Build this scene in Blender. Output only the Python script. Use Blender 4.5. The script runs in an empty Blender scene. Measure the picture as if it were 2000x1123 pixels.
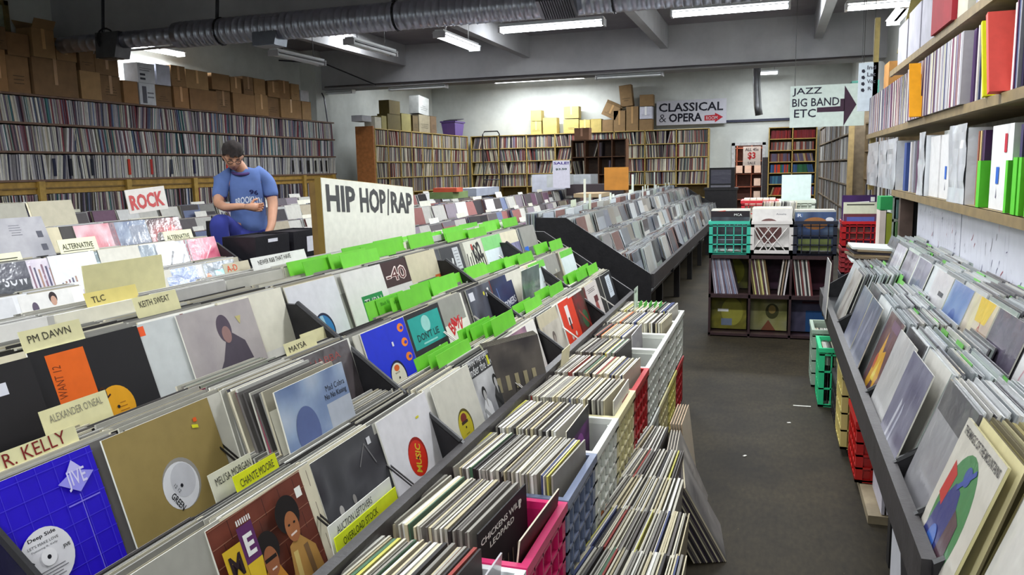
import bpy, math, random
from mathutils import Vector, Matrix, Euler
S = bpy.context.scene
COL = S.collection
RND = random.Random(7)
PI = math.pi

# ---------------------------------------------------------------- camera, world, exposure
cam_d = bpy.data.cameras.new('camera'); cam = bpy.data.objects.new('camera', cam_d); COL.objects.link(cam)
cam_d.sensor_width = 36; cam_d.lens = 28.0; cam_d.clip_start = 0.05; cam_d.clip_end = 200
_y = Vector((511, -241.5, 1556)).normalized()
_x = Vector((4800, 128.5, -1556)); _x = (_x - _x.dot(_y) * _y).normalized()
_z = _x.cross(_y)
if _z.y > 0: _z = -_z
RM = Matrix((_x, _y, _z))                       # world = RM @ camera(right, down, forward)
r = RM @ Vector((1, 0, 0)); u = RM @ Vector((0, -1, 0)); b = RM @ Vector((0, 0, -1))
M4 = Matrix.Identity(4)
for i in range(3):
    M4[i][0] = r[i]; M4[i][1] = u[i]; M4[i][2] = b[i]
M4[2][3] = 1.45
cam.matrix_world = M4
S.camera = cam
S.view_settings.view_transform = 'Standard'; S.view_settings.look = 'None'
S.view_settings.gamma = 1; S.view_settings.use_curve_mapping = False
S.view_settings.exposure = -0.12
w = bpy.data.worlds.new('world'); S.world = w; w.use_nodes = True
w.node_tree.nodes['Background'].inputs[0].default_value = (0.86, 0.92, 1.0, 1)
w.node_tree.nodes['Background'].inputs[1].default_value = 0.25
S.cycles.use_denoising = True
S.cycles.max_bounces = 5; S.cycles.diffuse_bounces = 3; S.cycles.glossy_bounces = 2
S.cycles.transmission_bounces = 2; S.cycles.caustics_reflective = False; S.cycles.caustics_refractive = False

def area(loc, sx, sy, power, rot=(0, 0, 0), col=(0.93, 0.97, 1.0)):
    d = bpy.data.lights.new('area_light', 'AREA'); d.shape = 'RECTANGLE'; d.size = sx; d.size_y = sy
    d.energy = power; d.color = col
    o = bpy.data.objects.new('area_light', d); COL.objects.link(o); o.location = loc; o.rotation_euler = rot
    return o
# unseen fill lights without fixtures, added over the shop behind and above the camera
FILL_BEHIND = [(-2.6, 3.6), (-0.3, 3.6), (-5.4, 3.6), (-1.6, 0.2), (-4.6, 0.2), (-7.8, 4.0), (0.3, -1.5), (-3.6, 6.2), (-.2, 6.2), (-7.6, 0.5)]
# a lamp the far beam hides, then unseen fill added above the sight line
UNSEEN_BEYOND = [(-.4, 18.2, 3.8, 210), (-3.4, 12.4, 3.88, 70), (.6, 12.4, 3.88, 90), (-6.6, 12.6, 3.88, 80), (-7.2, 17.6, 3.8, 70)]
LAMPS_SEEN = [  # x, y, z, along, lit
    (-2.5, 9.3, 3.08, 'x', 1), (-0.5, 9.35, 3.12, 'x', 1), (1.32, 9.6, 3.09, 'x', 1),
    (-3.95, 10.0, 3.1, 'y', 1), (-5.2, 10.0, 3.1, 'y', 0), (-6.6, 10.4, 3.1, 'y', 0),
    (-9.0, 10.2, 3.36, 'y', 1), (1.45, 11.3, 3.25, 'y', 1),
    (-9.0, 15.2, 3.12, 'x', 0), (-6.9, 15.2, 3.12, 'x', 0), (-2.6, 15.2, 3.12, 'x', 0)]

# ---------------------------------------------------------------- helpers
def lin(c):
    out = []
    for v in c[:3]:
        v = v / 255.0
        out.append(v / 12.92 if v <= 0.04045 else ((v + 0.055) / 1.055) ** 2.4)
    return tuple(out)
def shade(c, k): return tuple(max(0, min(255, v * k)) for v in c)
def jit(c, a, rr=RND):
    d = rr.uniform(-a, a)
    return tuple(max(4, min(250, v + d + rr.uniform(-a * .3, a * .3))) for v in c)

def vcmat(name, rough=0.6, metal=0.0, namt=0.1, nscale=30, bump=0.0, bscale=60, coat=0.0, blotch=0.0, spec=0.5):
    m = bpy.data.materials.new(name); m.use_nodes = True
    nt = m.node_tree; N = nt.nodes; L = nt.links; P = N['Principled BSDF']
    at = N.new('ShaderNodeAttribute'); at.attribute_name = 'Col'
    tc = N.new('ShaderNodeTexCoord')
    nz = N.new('ShaderNodeTexNoise'); nz.inputs['Scale'].default_value = nscale; nz.inputs['Detail'].default_value = 4
    L.new(tc.outputs['Object'], nz.inputs['Vector'])
    mr = N.new('ShaderNodeMapRange'); mr.inputs[1].default_value = .3; mr.inputs[2].default_value = .7
    mr.inputs[3].default_value = 1 - namt; mr.inputs[4].default_value = 1 + namt
    L.new(nz.outputs['Fac'], mr.inputs[0])
    vm = N.new('ShaderNodeVectorMath'); vm.operation = 'SCALE'
    L.new(at.outputs['Color'], vm.inputs[0]); L.new(mr.outputs[0], vm.inputs['Scale'])
    L.new(vm.outputs[0], P.inputs['Base Color'])
    P.inputs['Roughness'].default_value = rough; P.inputs['Metallic'].default_value = metal
    P.inputs['Coat Weight'].default_value = coat; P.inputs['Coat Roughness'].default_value = 0.12
    P.inputs['Specular IOR Level'].default_value = spec
    if bump:
        n2 = N.new('ShaderNodeTexNoise'); n2.inputs['Scale'].default_value = bscale; n2.inputs['Detail'].default_value = 3
        L.new(tc.outputs['Object'], n2.inputs['Vector'])
        bp = N.new('ShaderNodeBump'); bp.inputs['Strength'].default_value = bump; bp.inputs['Distance'].default_value = 0.02
        L.new(n2.outputs['Fac'], bp.inputs['Height']); L.new(bp.outputs[0], P.inputs['Normal'])
        if coat: L.new(bp.outputs[0], P.inputs['Coat Normal'])
    return m
PAPER = vcmat('printed_card', .55, namt=.06, nscale=25, spec=.22)
WRAP = vcmat('plastic_wrapped_card', .3, namt=.035, nscale=22, bump=.22, bscale=11, coat=.75)
BOXM = vcmat('cardboard', .8, namt=.12, nscale=9)
WOOD = vcmat('timber', .6, namt=.22, nscale=14)
BLACK = vcmat('painted_board', .4, namt=.2, nscale=20, bump=.05, spec=.3)
PLAS = vcmat('crate_plastic', .4, namt=.05, nscale=12)
METAL = vcmat('galvanised_metal', .32, metal=.85, namt=.15, nscale=6, bump=.1, bscale=9)
PLASTER = vcmat('painted_plaster', .8, namt=.07, nscale=1.3, bump=.1, bscale=5)
CLOTH = vcmat('cloth', .9, namt=.08, nscale=14)
SKIN = vcmat('skin', .5, namt=.05, nscale=20)
def emit(name, col, st):
    m = bpy.data.materials.new(name); m.use_nodes = True
    P = m.node_tree.nodes['Principled BSDF']; P.inputs['Emission Color'].default_value = (*col, 1)
    P.inputs['Emission Strength'].default_value = st; P.inputs['Base Color'].default_value = (.9, .9, .9, 1)
    return m
TUBE = emit('lit_fluorescent_tube', (.95, .98, 1.0), 14)

class MB:
    def __init__(s): s.v = []; s.f = []; s.c = []; s.m = []
    def poly(s, pts, col, mat=0):
        n = len(s.v); s.v.extend(pts); s.f.append(tuple(range(n, n + len(pts)))); s.c.append(col); s.m.append(mat)
    def hexa(s, p, cols, mat=0):
        """p: 8 corners (bottom 4 ccw, top 4 ccw); cols: bottom, top, side01, side12, side23, side30"""
        n = len(s.v); s.v.extend(p)
        s.f += [(n, n+3, n+2, n+1), (n+4, n+5, n+6, n+7), (n, n+1, n+5, n+4), (n+1, n+2, n+6, n+5), (n+2, n+3, n+7, n+6), (n+3, n, n+4, n+7)]
        s.c += cols; s.m += [mat] * 6
    def box(s, x0, y0, z0, x1, y1, z1, col, mat=0, T=None):
        p = [(x0, y0, z0), (x1, y0, z0), (x1, y1, z0), (x0, y1, z0), (x0, y0, z1), (x1, y0, z1), (x1, y1, z1), (x0, y1, z1)]
        if T: p = [tuple(T @ Vector(q)) for q in p]
        s.hexa(p, [col] * 6, mat)
    def tube(s, pts, r, col, mat=0, n=8, cap=True):
        rings = []
        for i, p in enumerate(pts):
            p = Vector(p)
            a = Vector(pts[max(i-1, 0)]); c = Vector(pts[min(i+1, len(pts)-1)]); d = (c - a).normalized()
            q = Vector((0, 0, 1)) if abs(d.z) < .9 else Vector((1, 0, 0))
            e1 = d.cross(q).normalized(); e2 = d.cross(e1)
            rr = r[i] if isinstance(r, (list, tuple)) else r
            k = len(s.v)
            s.v.extend([tuple(p + (e1 * math.cos(2*PI*j/n) + e2 * math.sin(2*PI*j/n)) * rr) for j in range(n)]); rings.append(k)
        for a, b2 in zip(rings, rings[1:]):
            for j in range(n):
                s.f.append((a+j, a+(j+1) % n, b2+(j+1) % n, b2+j)); s.c.append(col); s.m.append(mat)
        if cap:
            s.f.append(tuple(rings[0]+j for j in reversed(range(n)))); s.c.append(col); s.m.append(mat)
            s.f.append(tuple(rings[-1]+j for j in range(n))); s.c.append(col); s.m.append(mat)
    def build(s, name, mats, parent=None, loc=(0, 0, 0), rot=(0, 0, 0), smooth=False, **props):
        me = bpy.data.meshes.new(name); me.from_pydata(s.v, [], s.f)
        if not isinstance(mats, (list, tuple)): mats = [mats]
        for m in mats: me.materials.append(m)
        me.polygons.foreach_set('material_index', s.m)
        ca = me.color_attributes.new('Col', 'FLOAT_COLOR', 'CORNER')
        buf = []; cache = {}
        for f, c in zip(s.f, s.c):
            if isinstance(c, list):
                for q in c: 
                    l = cache.get(q) or cache.setdefault(q, lin(q)); buf.extend((*l, 1.0))
            else:
                l = cache.get(c) or cache.setdefault(c, lin(c)); buf.extend((*l, 1.0) * len(f))
        ca.data.foreach_set('color', buf)
        if smooth: me.polygons.foreach_set('use_smooth', [True] * len(s.f))
        me.update()
        o = bpy.data.objects.new(name, me); COL.objects.link(o)
        o.location = loc; o.rotation_euler = rot
        if parent: o.parent = parent
        for k, v in props.items(): o[k] = v
        return o
def empty(name, loc, label, cat, group=None, rz=0):
    o = bpy.data.objects.new(name, None); COL.objects.link(o); o.location = loc; o.rotation_euler = (0, 0, rz)
    o['label'] = label; o['category'] = cat; o.empty_display_size = .1
    if group: o['group'] = group
    return o
def tag(o, label, cat, group=None):
    o['label'] = label; o['category'] = cat
    if group: o['group'] = group
    return o

_tc = {}
def text_geo(t, bold=0.0):
    k = (t, bold)
    if k in _tc: return _tc[k]
    cu = bpy.data.curves.new('lettering', 'FONT'); cu.body = t; cu.size = 1; cu.offset = bold; cu.resolution_u = 2
    o = bpy.data.objects.new('lettering', cu); COL.objects.link(o)
    bpy.context.view_layer.update()
    me = bpy.data.meshes.new_from_object(o.evaluated_get(bpy.context.evaluated_depsgraph_get()))
    vs = [(v.co.x, v.co.y) for v in me.vertices]; fs = [tuple(p.vertices) for p in me.polygons]
    bpy.data.objects.remove(o); bpy.data.curves.remove(cu); bpy.data.meshes.remove(me)
    if not vs: vs = [(0, 0)]
    x0 = min(v[0] for v in vs); x1 = max(v[0] for v in vs); y0 = min(v[1] for v in vs); y1 = max(v[1] for v in vs)
    vs = [((a - x0) / max(x1 - x0, 1e-6), (b_ - y0) / max(y1 - y0, 1e-6)) for a, b_ in vs]
    _tc[k] = (vs, fs); return _tc[k]
def add_text(mb, t, fn, x, y, w_, h_, col, rot=0, bold=0.0, mat=0):
    """fn maps 2d point (metres on the surface) to 3d"""
    vs, fs = text_geo(t, bold); n = len(mb.v); c, s_ = math.cos(rot), math.sin(rot)
    for a, b_ in vs:
        px, py = a * w_, b_ * h_
        mb.v.append(fn(x + px * c - py * s_, y + px * s_ + py * c))
    for f in fs: mb.f.append(tuple(n + i for i in f)); mb.c.append(col); mb.m.append(mat)

# -------- record sleeves. local frame: x = width, z = up, front faces -y, origin at bottom centre
LP = 0.315
def grid_face(mb, w_, h_, y, colf, n=10, mat=0, x0=None, z0=0.0, wav=None):
    k = len(mb.v); x0 = -w_ / 2 if x0 is None else x0
    for j in range(n + 1):
        for i in range(n + 1):
            yy = y + (wav(i / n, j / n) if wav else 0)
            mb.v.append((x0 + w_ * i / n, yy, z0 + h_ * j / n))
    cg = [[tuple(colf(i / n, j / n)) for i in range(n + 1)] for j in range(n + 1)]
    for j in range(n):
        for i in range(n):
            a = k + j * (n + 1) + i
            mb.f.append((a, a + 1, a + n + 2, a + n + 1)); mb.c.append([cg[j][i], cg[j][i+1], cg[j+1][i+1], cg[j+1][i]]); mb.m.append(mat)
def noise2(seed, n=5):
    rr = random.Random(seed); g = [[rr.random() for _ in range(n + 1)] for _ in range(n + 1)]
    def f(u_, v_):
        x, y = u_ * (n - 1e-6), v_ * (n - 1e-6); i, j = int(x), int(y); a, b_ = x - i, y - j
        a = a * a * (3 - 2 * a); b_ = b_ * b_ * (3 - 2 * b_)
        return (g[j][i] * (1-a) + g[j][i+1] * a) * (1-b_) + (g[j+1][i] * (1-a) + g[j+1][i+1] * a) * b_
    return f
def mix(c1, c2, t): return tuple(a + (b_ - a) * t for a, b_ in zip(c1, c2))
def art(mb, bg, ops, size=LP, y=-.0021, mat=0, n=None, z0=0.0):
    """bg: colour, or list of colours for a cloudy printed picture; ops: shapes in 0..1 coordinates"""
    if isinstance(bg, list):
        f1 = noise2(str(bg) + str(len(ops)), 4); f2 = noise2(str(bg) + 'b', 7)
        def cf(a, b_):
            t = f1(a, b_) * (len(bg) - 1) * .999; i = int(t)
            return mix(mix(bg[i], bg[i + 1], t - i), bg[-1], .55 * max(0, f2(a, b_) - .5))
        grid_face(mb, size, size, y, cf, n or 14, mat, z0=z0)
    else:
        grid_face(mb, size, size, y, lambda a, b_: bg, 1, mat, z0=z0)
    yy = y
    for op in ops:
        yy -= .0002
        fn = lambda px, pz, yy=yy: (px - size / 2, yy, pz + z0)
        k = op[0]
        if k == 'r':
            x0, y0, x1, y1 = [q * size for q in op[1:5]]
            mb.poly([fn(x0, y0), fn(x1, y0), fn(x1, y1), fn(x0, y1)], op[5], mat)
        elif k == 'e':
            cx, cy, rx, ry = [q * size for q in op[1:5]]
            mb.poly([fn(cx + rx * math.cos(2*PI*j/28), cy + ry * math.sin(2*PI*j/28)) for j in range(28)], op[5], mat)
        elif k == 'p':
            mb.poly([fn(a * size, b_ * size) for a, b_ in op[1]], op[2], mat)
        elif k == 'l':
            x0, y0, x1, y1, t = [q * size for q in op[1:6]]
            d = Vector((x1 - x0, y1 - y0)); nn = Vector((-d.y, d.x)).normalized() * t / 2
            mb.poly([fn(x0 - nn.x, y0 - nn.y), fn(x1 - nn.x, y1 - nn.y), fn(x1 + nn.x, y1 + nn.y), fn(x0 + nn.x, y0 + nn.y)], op[6], mat)
        elif k == 't':
            add_text(mb, op[1], fn, op[2] * size, op[3] * size, op[4] * size, op[5] * size, op[6], op[7] if len(op) > 7 else 0, op[8] if len(op) > 8 else 0, mat)
def sleeve_mesh(bg, ops, edge=(225, 222, 210), mat=None, t=.004, n=None, size=LP, wrap=False):
    mb = MB(); h = size / 2
    mb.hexa([(-h, -t/2, 0), (h, -t/2, 0), (h, t/2, 0), (-h, t/2, 0), (-h, -t/2, size), (h, -t/2, size), (h, t/2, size), (-h, t/2, size)],
            [edge, edge, edge, edge, shade(edge, .9), edge])
    art(mb, bg, ops, size, -t/2 - .0004, n=n)
    return mb
NREC = [0]
def place_rec(mb_or_me, loc, facing, lean, label, group=None, mat=None, roll=0.0, yaw=0.0, cat='record'):
    """facing '+x','-x','-y'; loc: bottom centre"""
    rz = {'+x': PI/2, '-x': -PI/2, '-y': 0, '+y': PI}[facing] + yaw
    if isinstance(mb_or_me, MB):
        o = mb_or_me.build('vinyl_record', mat or PAPER)
    else:
        o = bpy.data.objects.new('vinyl_record', mb_or_me); COL.objects.link(o)
    o.location = loc; o.rotation_euler = (-lean, roll, rz)
    tag(o, label, cat, group); NREC[0] += 1
    return o
# shared plain sleeves, seen edge on
EDGE = [(208, 202, 180), (190, 186, 170), (164, 160, 150), (222, 219, 208), (130, 126, 118), (186, 174, 140), (92, 86, 82), (44, 40, 40),
        (200, 190, 158), (150, 54, 46), (56, 66, 110), (196, 190, 90), (150, 146, 136), (74, 110, 84), (200, 110, 60), (226, 224, 216)]
EW = [11, 11, 10, 8, 9, 10, 9, 9, 10, 3, 3, 3, 9, 2, 2, 5]
_shared = {}
def shared_sleeve(k, t):
    key = (k, t)
    if key not in _shared:
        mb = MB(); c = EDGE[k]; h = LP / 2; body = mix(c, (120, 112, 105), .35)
        mb.hexa([(-h, -t/2, 0), (h, -t/2, 0), (h, t/2, 0), (-h, t/2, 0), (-h, -t/2, LP), (h, -t/2, LP), (h, t/2, LP), (-h, t/2, LP)],
                [c, c, body, shade(c, .92), body, shade(c, .92)])
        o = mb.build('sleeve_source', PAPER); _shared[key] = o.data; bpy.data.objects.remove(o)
    return _shared[key]
# every sleeve beyond the few hundred that show largest goes into one object
STUFF = MB()
def stuff_sleeve(P, wdir, ndir, up, w_, t, h_, cf, ce, mat=0):
    """P bottom centre; wdir, ndir (front), up: unit vectors"""
    a = (wdir[0]*w_/2, wdir[1]*w_/2, wdir[2]*w_/2); n = (ndir[0]*t/2, ndir[1]*t/2, ndir[2]*t/2)
    b0 = [(P[0]-a[0]+n[0], P[1]-a[1]+n[1], P[2]-a[2]+n[2]), (P[0]+a[0]+n[0], P[1]+a[1]+n[1], P[2]+a[2]+n[2]),
          (P[0]+a[0]-n[0], P[1]+a[1]-n[1], P[2]+a[2]-n[2]), (P[0]-a[0]-n[0], P[1]-a[1]-n[1], P[2]-a[2]-n[2])]
    U = (up[0]*h_, up[1]*h_, up[2]*h_)
    STUFF.hexa(b0 + [(q[0]+U[0], q[1]+U[1], q[2]+U[2]) for q in b0], [ce, ce, cf, ce, ce, ce], mat)
# ---------------------------------------------------------------- the room
def concrete(name, base, dark, scale, namt=1.0, rough=.85):
    m = bpy.data.materials.new(name); m.use_nodes = True; nt = m.node_tree; N = nt.nodes; L = nt.links; P = N['Principled BSDF']
    tc = N.new('ShaderNodeTexCoord'); a = N.new('ShaderNodeTexNoise'); a.inputs['Scale'].default_value = scale; a.inputs['Detail'].default_value = 8
    a.inputs['Roughness'].default_value = .65
    cr = N.new('ShaderNodeValToRGB'); cr.color_ramp.elements[0].position = .35; cr.color_ramp.elements[1].position = .68
    cr.color_ramp.elements[0].color = (*lin(dark), 1); cr.color_ramp.elements[1].color = (*lin(base), 1)
    L.new(tc.outputs['Object'], a.inputs['Vector']); L.new(a.outputs['Fac'], cr.inputs[0]); L.new(cr.outputs[0], P.inputs['Base Color'])
    bp = N.new('ShaderNodeBump'); bp.inputs['Strength'].default_value = .15; L.new(a.outputs['Fac'], bp.inputs['Height']); L.new(bp.outputs[0], P.inputs['Normal'])
    P.inputs['Roughness'].default_value = rough
    return m, nt, cr, P
FLOORM, nt, cr, P = concrete('worn_floor', (54, 47, 33), (32, 27, 18), 2.2, rough=.7)
N = nt.nodes; L = nt.links; P.inputs['Specular IOR Level'].default_value = .22
tc = N.new('ShaderNodeTexCoord'); mp = N.new('ShaderNodeMapping'); mp.inputs['Scale'].default_value = (55, 20, 1)
n2 = N.new('ShaderNodeTexNoise'); n2.inputs['Scale'].default_value = 1.0; n2.inputs['Detail'].default_value = 2
vo = N.new('ShaderNodeTexVoronoi'); vo.inputs['Scale'].default_value = 9
L.new(tc.outputs['Object'], mp.inputs[0]); L.new(mp.outputs[0], n2.inputs['Vector']); L.new(tc.outputs['Object'], vo.inputs['Vector'])
mr = N.new('ShaderNodeMapRange'); mr.inputs[1].default_value = .3; mr.inputs[2].default_value = .7; mr.inputs[3].default_value = .72; mr.inputs[4].default_value = 1.2
lt = N.new('ShaderNodeMath'); lt.operation = 'LESS_THAN'; lt.inputs[1].default_value = .035
ad = N.new('ShaderNodeMath'); ad.operation = 'MULTIPLY_ADD'; ad.inputs[1].default_value = 1.6
L.new(n2.outputs['Fac'], mr.inputs[0]); L.new(vo.outputs['Distance'], lt.inputs[0]); L.new(lt.outputs[0], ad.inputs[0]); L.new(mr.outputs[0], ad.inputs[2])
vm = N.new('ShaderNodeVectorMath'); vm.operation = 'SCALE'; L.new(cr.outputs[0], vm.inputs[0]); L.new(ad.outputs[0], vm.inputs['Scale']); L.new(vm.outputs[0], P.inputs['Base Color'])
CEILM = concrete('grey_painted_slab', (168, 164, 168), (138, 132, 138), .7)[0]
WALLM = concrete('whitewashed_wall', (222, 226, 222), (196, 200, 196), 1.1)[0]
BEAMM = concrete('painted_beam', (196, 196, 198), (168, 168, 172), .8)[0]

def struct(name, boxes, mat):
    mb = MB()
    for bx in boxes: mb.box(*bx, (200, 200, 200))
    o = mb.build(name, mat); o['kind'] = 'structure'; return o
XL, XR, YB, YF, ZC = -9.35, 2.6, 21.5, -3.0, 3.95
struct('floor', [(XL, YF, -.1, XR, YB + 3, 0)], FLOORM)
struct('ceiling', [(XL, YF, ZC, XR, YB + 3, ZC + .15)], CEILM)
struct('wall_left', [(XL - .15, YF, 0, XL, YB, ZC), (XL, 14.75, 2.2, XL + .35, 15.3, ZC)], WALLM)
struct('wall_right', [(1.25, YF, 0, 1.4, 6.1, ZC), (1.75, 6.1, 0, 1.9, YB, ZC), (1.25, 6.1, 0, 1.9, 6.2, ZC)], WALLM)
struct('wall_front', [(XL, YF - .15, 0, XR, YF, ZC)], WALLM)
# back wall with a doorway
struct('wall_back', [(XL, YB, 0, -.95, YB + .2, ZC + .1), (-.28, YB, 0, XR, YB + .2, ZC + .1), (-.95, YB, 1.93, -.28, YB + .2, ZC + .1)], WALLM)
struct('wall_side_room', [(-1.6, YB + 2.6, 0, .6, YB + 2.7, 3), (-1.7, YB + .2, 0, -1.6, YB + 2.7, 3), (.5, YB + .2, 0, .6, YB + 2.7, 3)], WALLM)
area((-.7, YB + 1.2, 2.6), .5, 1.0, 60, col=(1, .85, .78))  # bare area light added to brighten the side room
struct('trim_1', [(-1.03, YB - .05, 0, -.95, YB, 2.0), (-.28, YB - .05, 0, -.2, YB, 2.0), (-1.03, YB - .05, 1.93, -.2, YB, 2.0)], WOOD)
o = MB(); o.box(-.27, YB - .14, 0, -.03, YB - .09, 1.62, (52, 48, 50)); o = o.build('door_1', BLACK); o['kind'] = 'structure'
# lower storey band on the back wall (dark line of trim)
o = MB(); o.box(-2.2, YB - .06, 2.52, 1.7, YB, 2.58, (50, 52, 74)); o = o.build('trim_2', BLACK); o['kind'] = 'structure'
# concrete beams
struct('beam', [(XL, 15.0, 3.17, XR, 15.5, ZC)], BEAMM)
struct('beam', [(XL, 8.75, 3.22, XR, 9.1, ZC)], BEAMM)
struct('beam', [(XL, 2.6, 3.22, XR, 2.95, ZC)], BEAMM)
for x in (-7.2, -4.6, -2.0, .6):
    struct('beam', [(x, 9.1, 3.55, x + .14, 15.0, ZC)], BEAMM)
struct('column', [(-9.35, 8.7, 0, -8.95, 9.15, 3.22)], BEAMM)
# window high on the left wall
o = MB(); o.box(XL, 7.3, 2.95, XL + .05, 7.36, 3.7, (120, 104, 60)); o.box(XL, 8.0, 2.95, XL + .05, 8.06, 3.7, (120, 104, 60)); o.box(XL, 7.3, 3.64, XL + .05, 8.06, 3.7, (120, 104, 60)); o.box(XL, 7.3, 2.95, XL + .05, 8.06, 3.01, (120, 104, 60))
o.box(XL, 7.36, 3.01, XL + .02, 8.0, 3.64, (150, 160, 140)); o.box(XL, 7.3, 3.25, XL + .04, 8.06, 3.29, (120, 104, 60))
o = o.build('window_1', WOOD); o['kind'] = 'structure'

# ---------------------------------------------------------------- lamps, ducts, pipes
WH = (235, 238, 240)
def fixture(x, y, z, ax, lit, label, L_=1.24, power=70):
    t = empty('ceiling_lamp', (x, y, z), label, 'ceiling light', 'fluorescent ceiling lights', 0 if ax == 'x' else PI/2)
    h = MB(); h.box(-L_/2, -.06, .02, L_/2, .06, .07, WH)
    # angled reflector
    h.hexa([(-L_/2, -.06, .02), (L_/2, -.06, .02), (L_/2, .06, .02), (-L_/2, .06, .02), (-L_/2, -.1, .03), (L_/2, -.1, .03), (L_/2, .1, .03), (-L_/2, .1, .03)], [WH] * 6)
    hs = h.build('lamp_housing', PLAS, t)
    for s_ in (-1, 1):
        g = MB(); g.tube([(-L_/2 + .02, s_ * .045, -.005), (L_/2 - .02, s_ * .045, -.005)], .019, (245, 248, 250), 0, 8)
        g.build('lamp_tube', TUBE if lit else PLAS, t)
        e = MB(); e.box(s_ * L_/2 - .012, -.08, -.03, s_ * L_/2 + .012, .08, .05, (200, 200, 204)); e.build('lamp_socket', PLAS, hs)
    for s_ in (-.4, .4): 
        g = MB(); g.tube([(s_ * L_ / 1.24, 0, .07), (s_ * L_ / 1.24, 0, min(.5, ZC - z))], .006, (90, 90, 92), 0, 5); g.build('lamp_hanger', METAL, t)
    if lit: area((x, y, z - .04), L_, .16, power, (0, 0, 0 if ax == 'x' else PI/2))
names = ['lit fluorescent lamp below the duct vent grille', 'lit fluorescent lamp second along the beam, right of the duct vent', 'bright lit lamp by the upper right shelf, above the jazz sign',
    'short lit lamp seen end-on, left of the one under the vent grille', 'unlit twin tube lamp left of the lit end-on lamp', 'unlit white lamp under the duct near the cardboard boxes',
    'bright lit lamp over the cardboard boxes on the left shelf', 'lit lamp seen end-on behind the upper right shelf',
    'unlit lamp at the left end under the far beam', 'unlit lamp under the far beam above the cardboard stacks', 'unlit lamp under the far beam right of the bright wall']
for (x, y, z, ax, lit), nm in zip(LAMPS_SEEN, names): fixture(x, y, z, ax, lit, nm, power=45 if x < -8.5 else 70)
fixture(-5.8, 20.3, 3.72, 'x', 1, 'long lit fluorescent lamp washing the far wall with light', 2.4, 150)
fixture(-.2, 20.6, 3.6, 'x', 1, 'small far lamp high above the doorway at the back', .5, 12)
for i, (x, y) in enumerate(FILL_BEHIND): area((x, y, 3.1), 1.24, .3, 50 if x < -3 else 80)
for x, y, z, pw in UNSEEN_BEYOND: area((x, y, z), 1.24, .3, pw)

du = empty('ventilation_duct', (-4, 8.25, 3.14), 'long galvanised round air duct with box outlets under the ceiling', 'duct')
mb = MB()
def ribbed(x0, x1, r, st=.09):
    pts = []; rr = []; x = x0
    while x < x1:
        pts += [(x, 0, 0), (x + st * .85, 0, 0), (x + st * .9, 0, 0)]; rr += [r, r, r * 1.04]; x += st
    mb.tube(pts, rr, (196, 200, 214), 0, 18)
ribbed(-2.9, 7.0, .15); ribbed(-6.0, -2.9, .10, .12)
dp = mb.build('duct_pipe', METAL, du, smooth=True)
for x, cc in ((-3.85, (110, 110, 114)), (-1.57, (150, 156, 166))):
    g = MB(); g.hexa([(x - .17, -.15, -.22), (x + .12, -.15, -.22), (x + .12, .1, -.22), (x - .17, .1, -.22), (x - .18, -.12, .09), (x + .18, -.12, .09), (x + .18, .12, .09), (x - .18, .12, .09)], [cc] * 6)
    g.box(x - .12, -.155, -.225, x + .07, .06, -.22, (50, 48, 46) if x < -3 else cc); g.build('duct_outlet', METAL, du)
g = MB(); x = 1.9; g.hexa([(x - .19, -.34, -.05), (x + .19, -.34, -.05), (x + .19, -.1, -.18), (x - .19, -.1, -.18), (x - .17, -.2, .12), (x + .17, -.2, .12), (x + .17, 0, .1), (x - .17, 0, .1)], [(150, 152, 160)] * 6)
for i in range(13): 
    xx = x - .15 + i * .025; g.hexa([(xx, -.35, -.055), (xx + .008, -.35, -.055), (xx + .008, -.1, -.19), (xx, -.1, -.19), (xx, -.34, -.045), (xx + .008, -.34, -.045), (xx + .008, -.1, -.18), (xx, -.1, -.18)], [(60, 60, 66)] * 6)
g.build('vent_grille', METAL, du)
for x in (-4.0, -2.3, 0, 2.4):
    g = MB(); g.tube([(x, -.02, .1), (x + .06, 0, .8)], .02, (70, 70, 74), 0, 6); g.tube([(x + .04 + .11 * math.cos(a) * 0, .155 * math.sin(a), .155 * math.cos(a)) for a in [i * PI / 8 for i in range(17)]], .012, (60, 60, 64), 0, 5); g.build('duct_strap', METAL, dp)
g = MB(); g.tube([(-.36, 17, ZC), (-.36, 17, 3.0), (-.33, 17, 2.6), (-.3, 17.0, 2.42)], .075, (170, 172, 178), 0, 14)
tag(g.build('vent_pipe', METAL, smooth=True), 'galvanised pipe hanging down from the ceiling beside the jazz sign', 'pipe')
g = MB(); g.tube([(-8.8, 9.25, 3.2), (-3, 9.22, 3.21), (2.2, 9.22, 3.22)], .018, (170, 168, 172), 0, 6)
tag(g.build('conduit', METAL), 'thin grey electrical conduit running along the beam over the lamps', 'conduit')
g = MB(); g.tube([(-8.9, 14.95, 3.22), (1.6, 14.95, 3.2)], .02, (120, 116, 120), 0, 6); g.tube([(-8.6, 12.9, 3.5), (-8.1, 13.6, 3.5), (-7.7, 14.9, 3.2)], .014, (70, 70, 76), 0, 6)
g.tube([(-8.95, 14.9, 3.1), (-8.9, 14.9, 3.0), (-8.85, 14.9, 2.5)], .014, (90, 90, 96), 0, 6)
tag(g.build('conduit', METAL), 'dark electrical conduit along the lower edge of the far beam', 'conduit')

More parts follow.
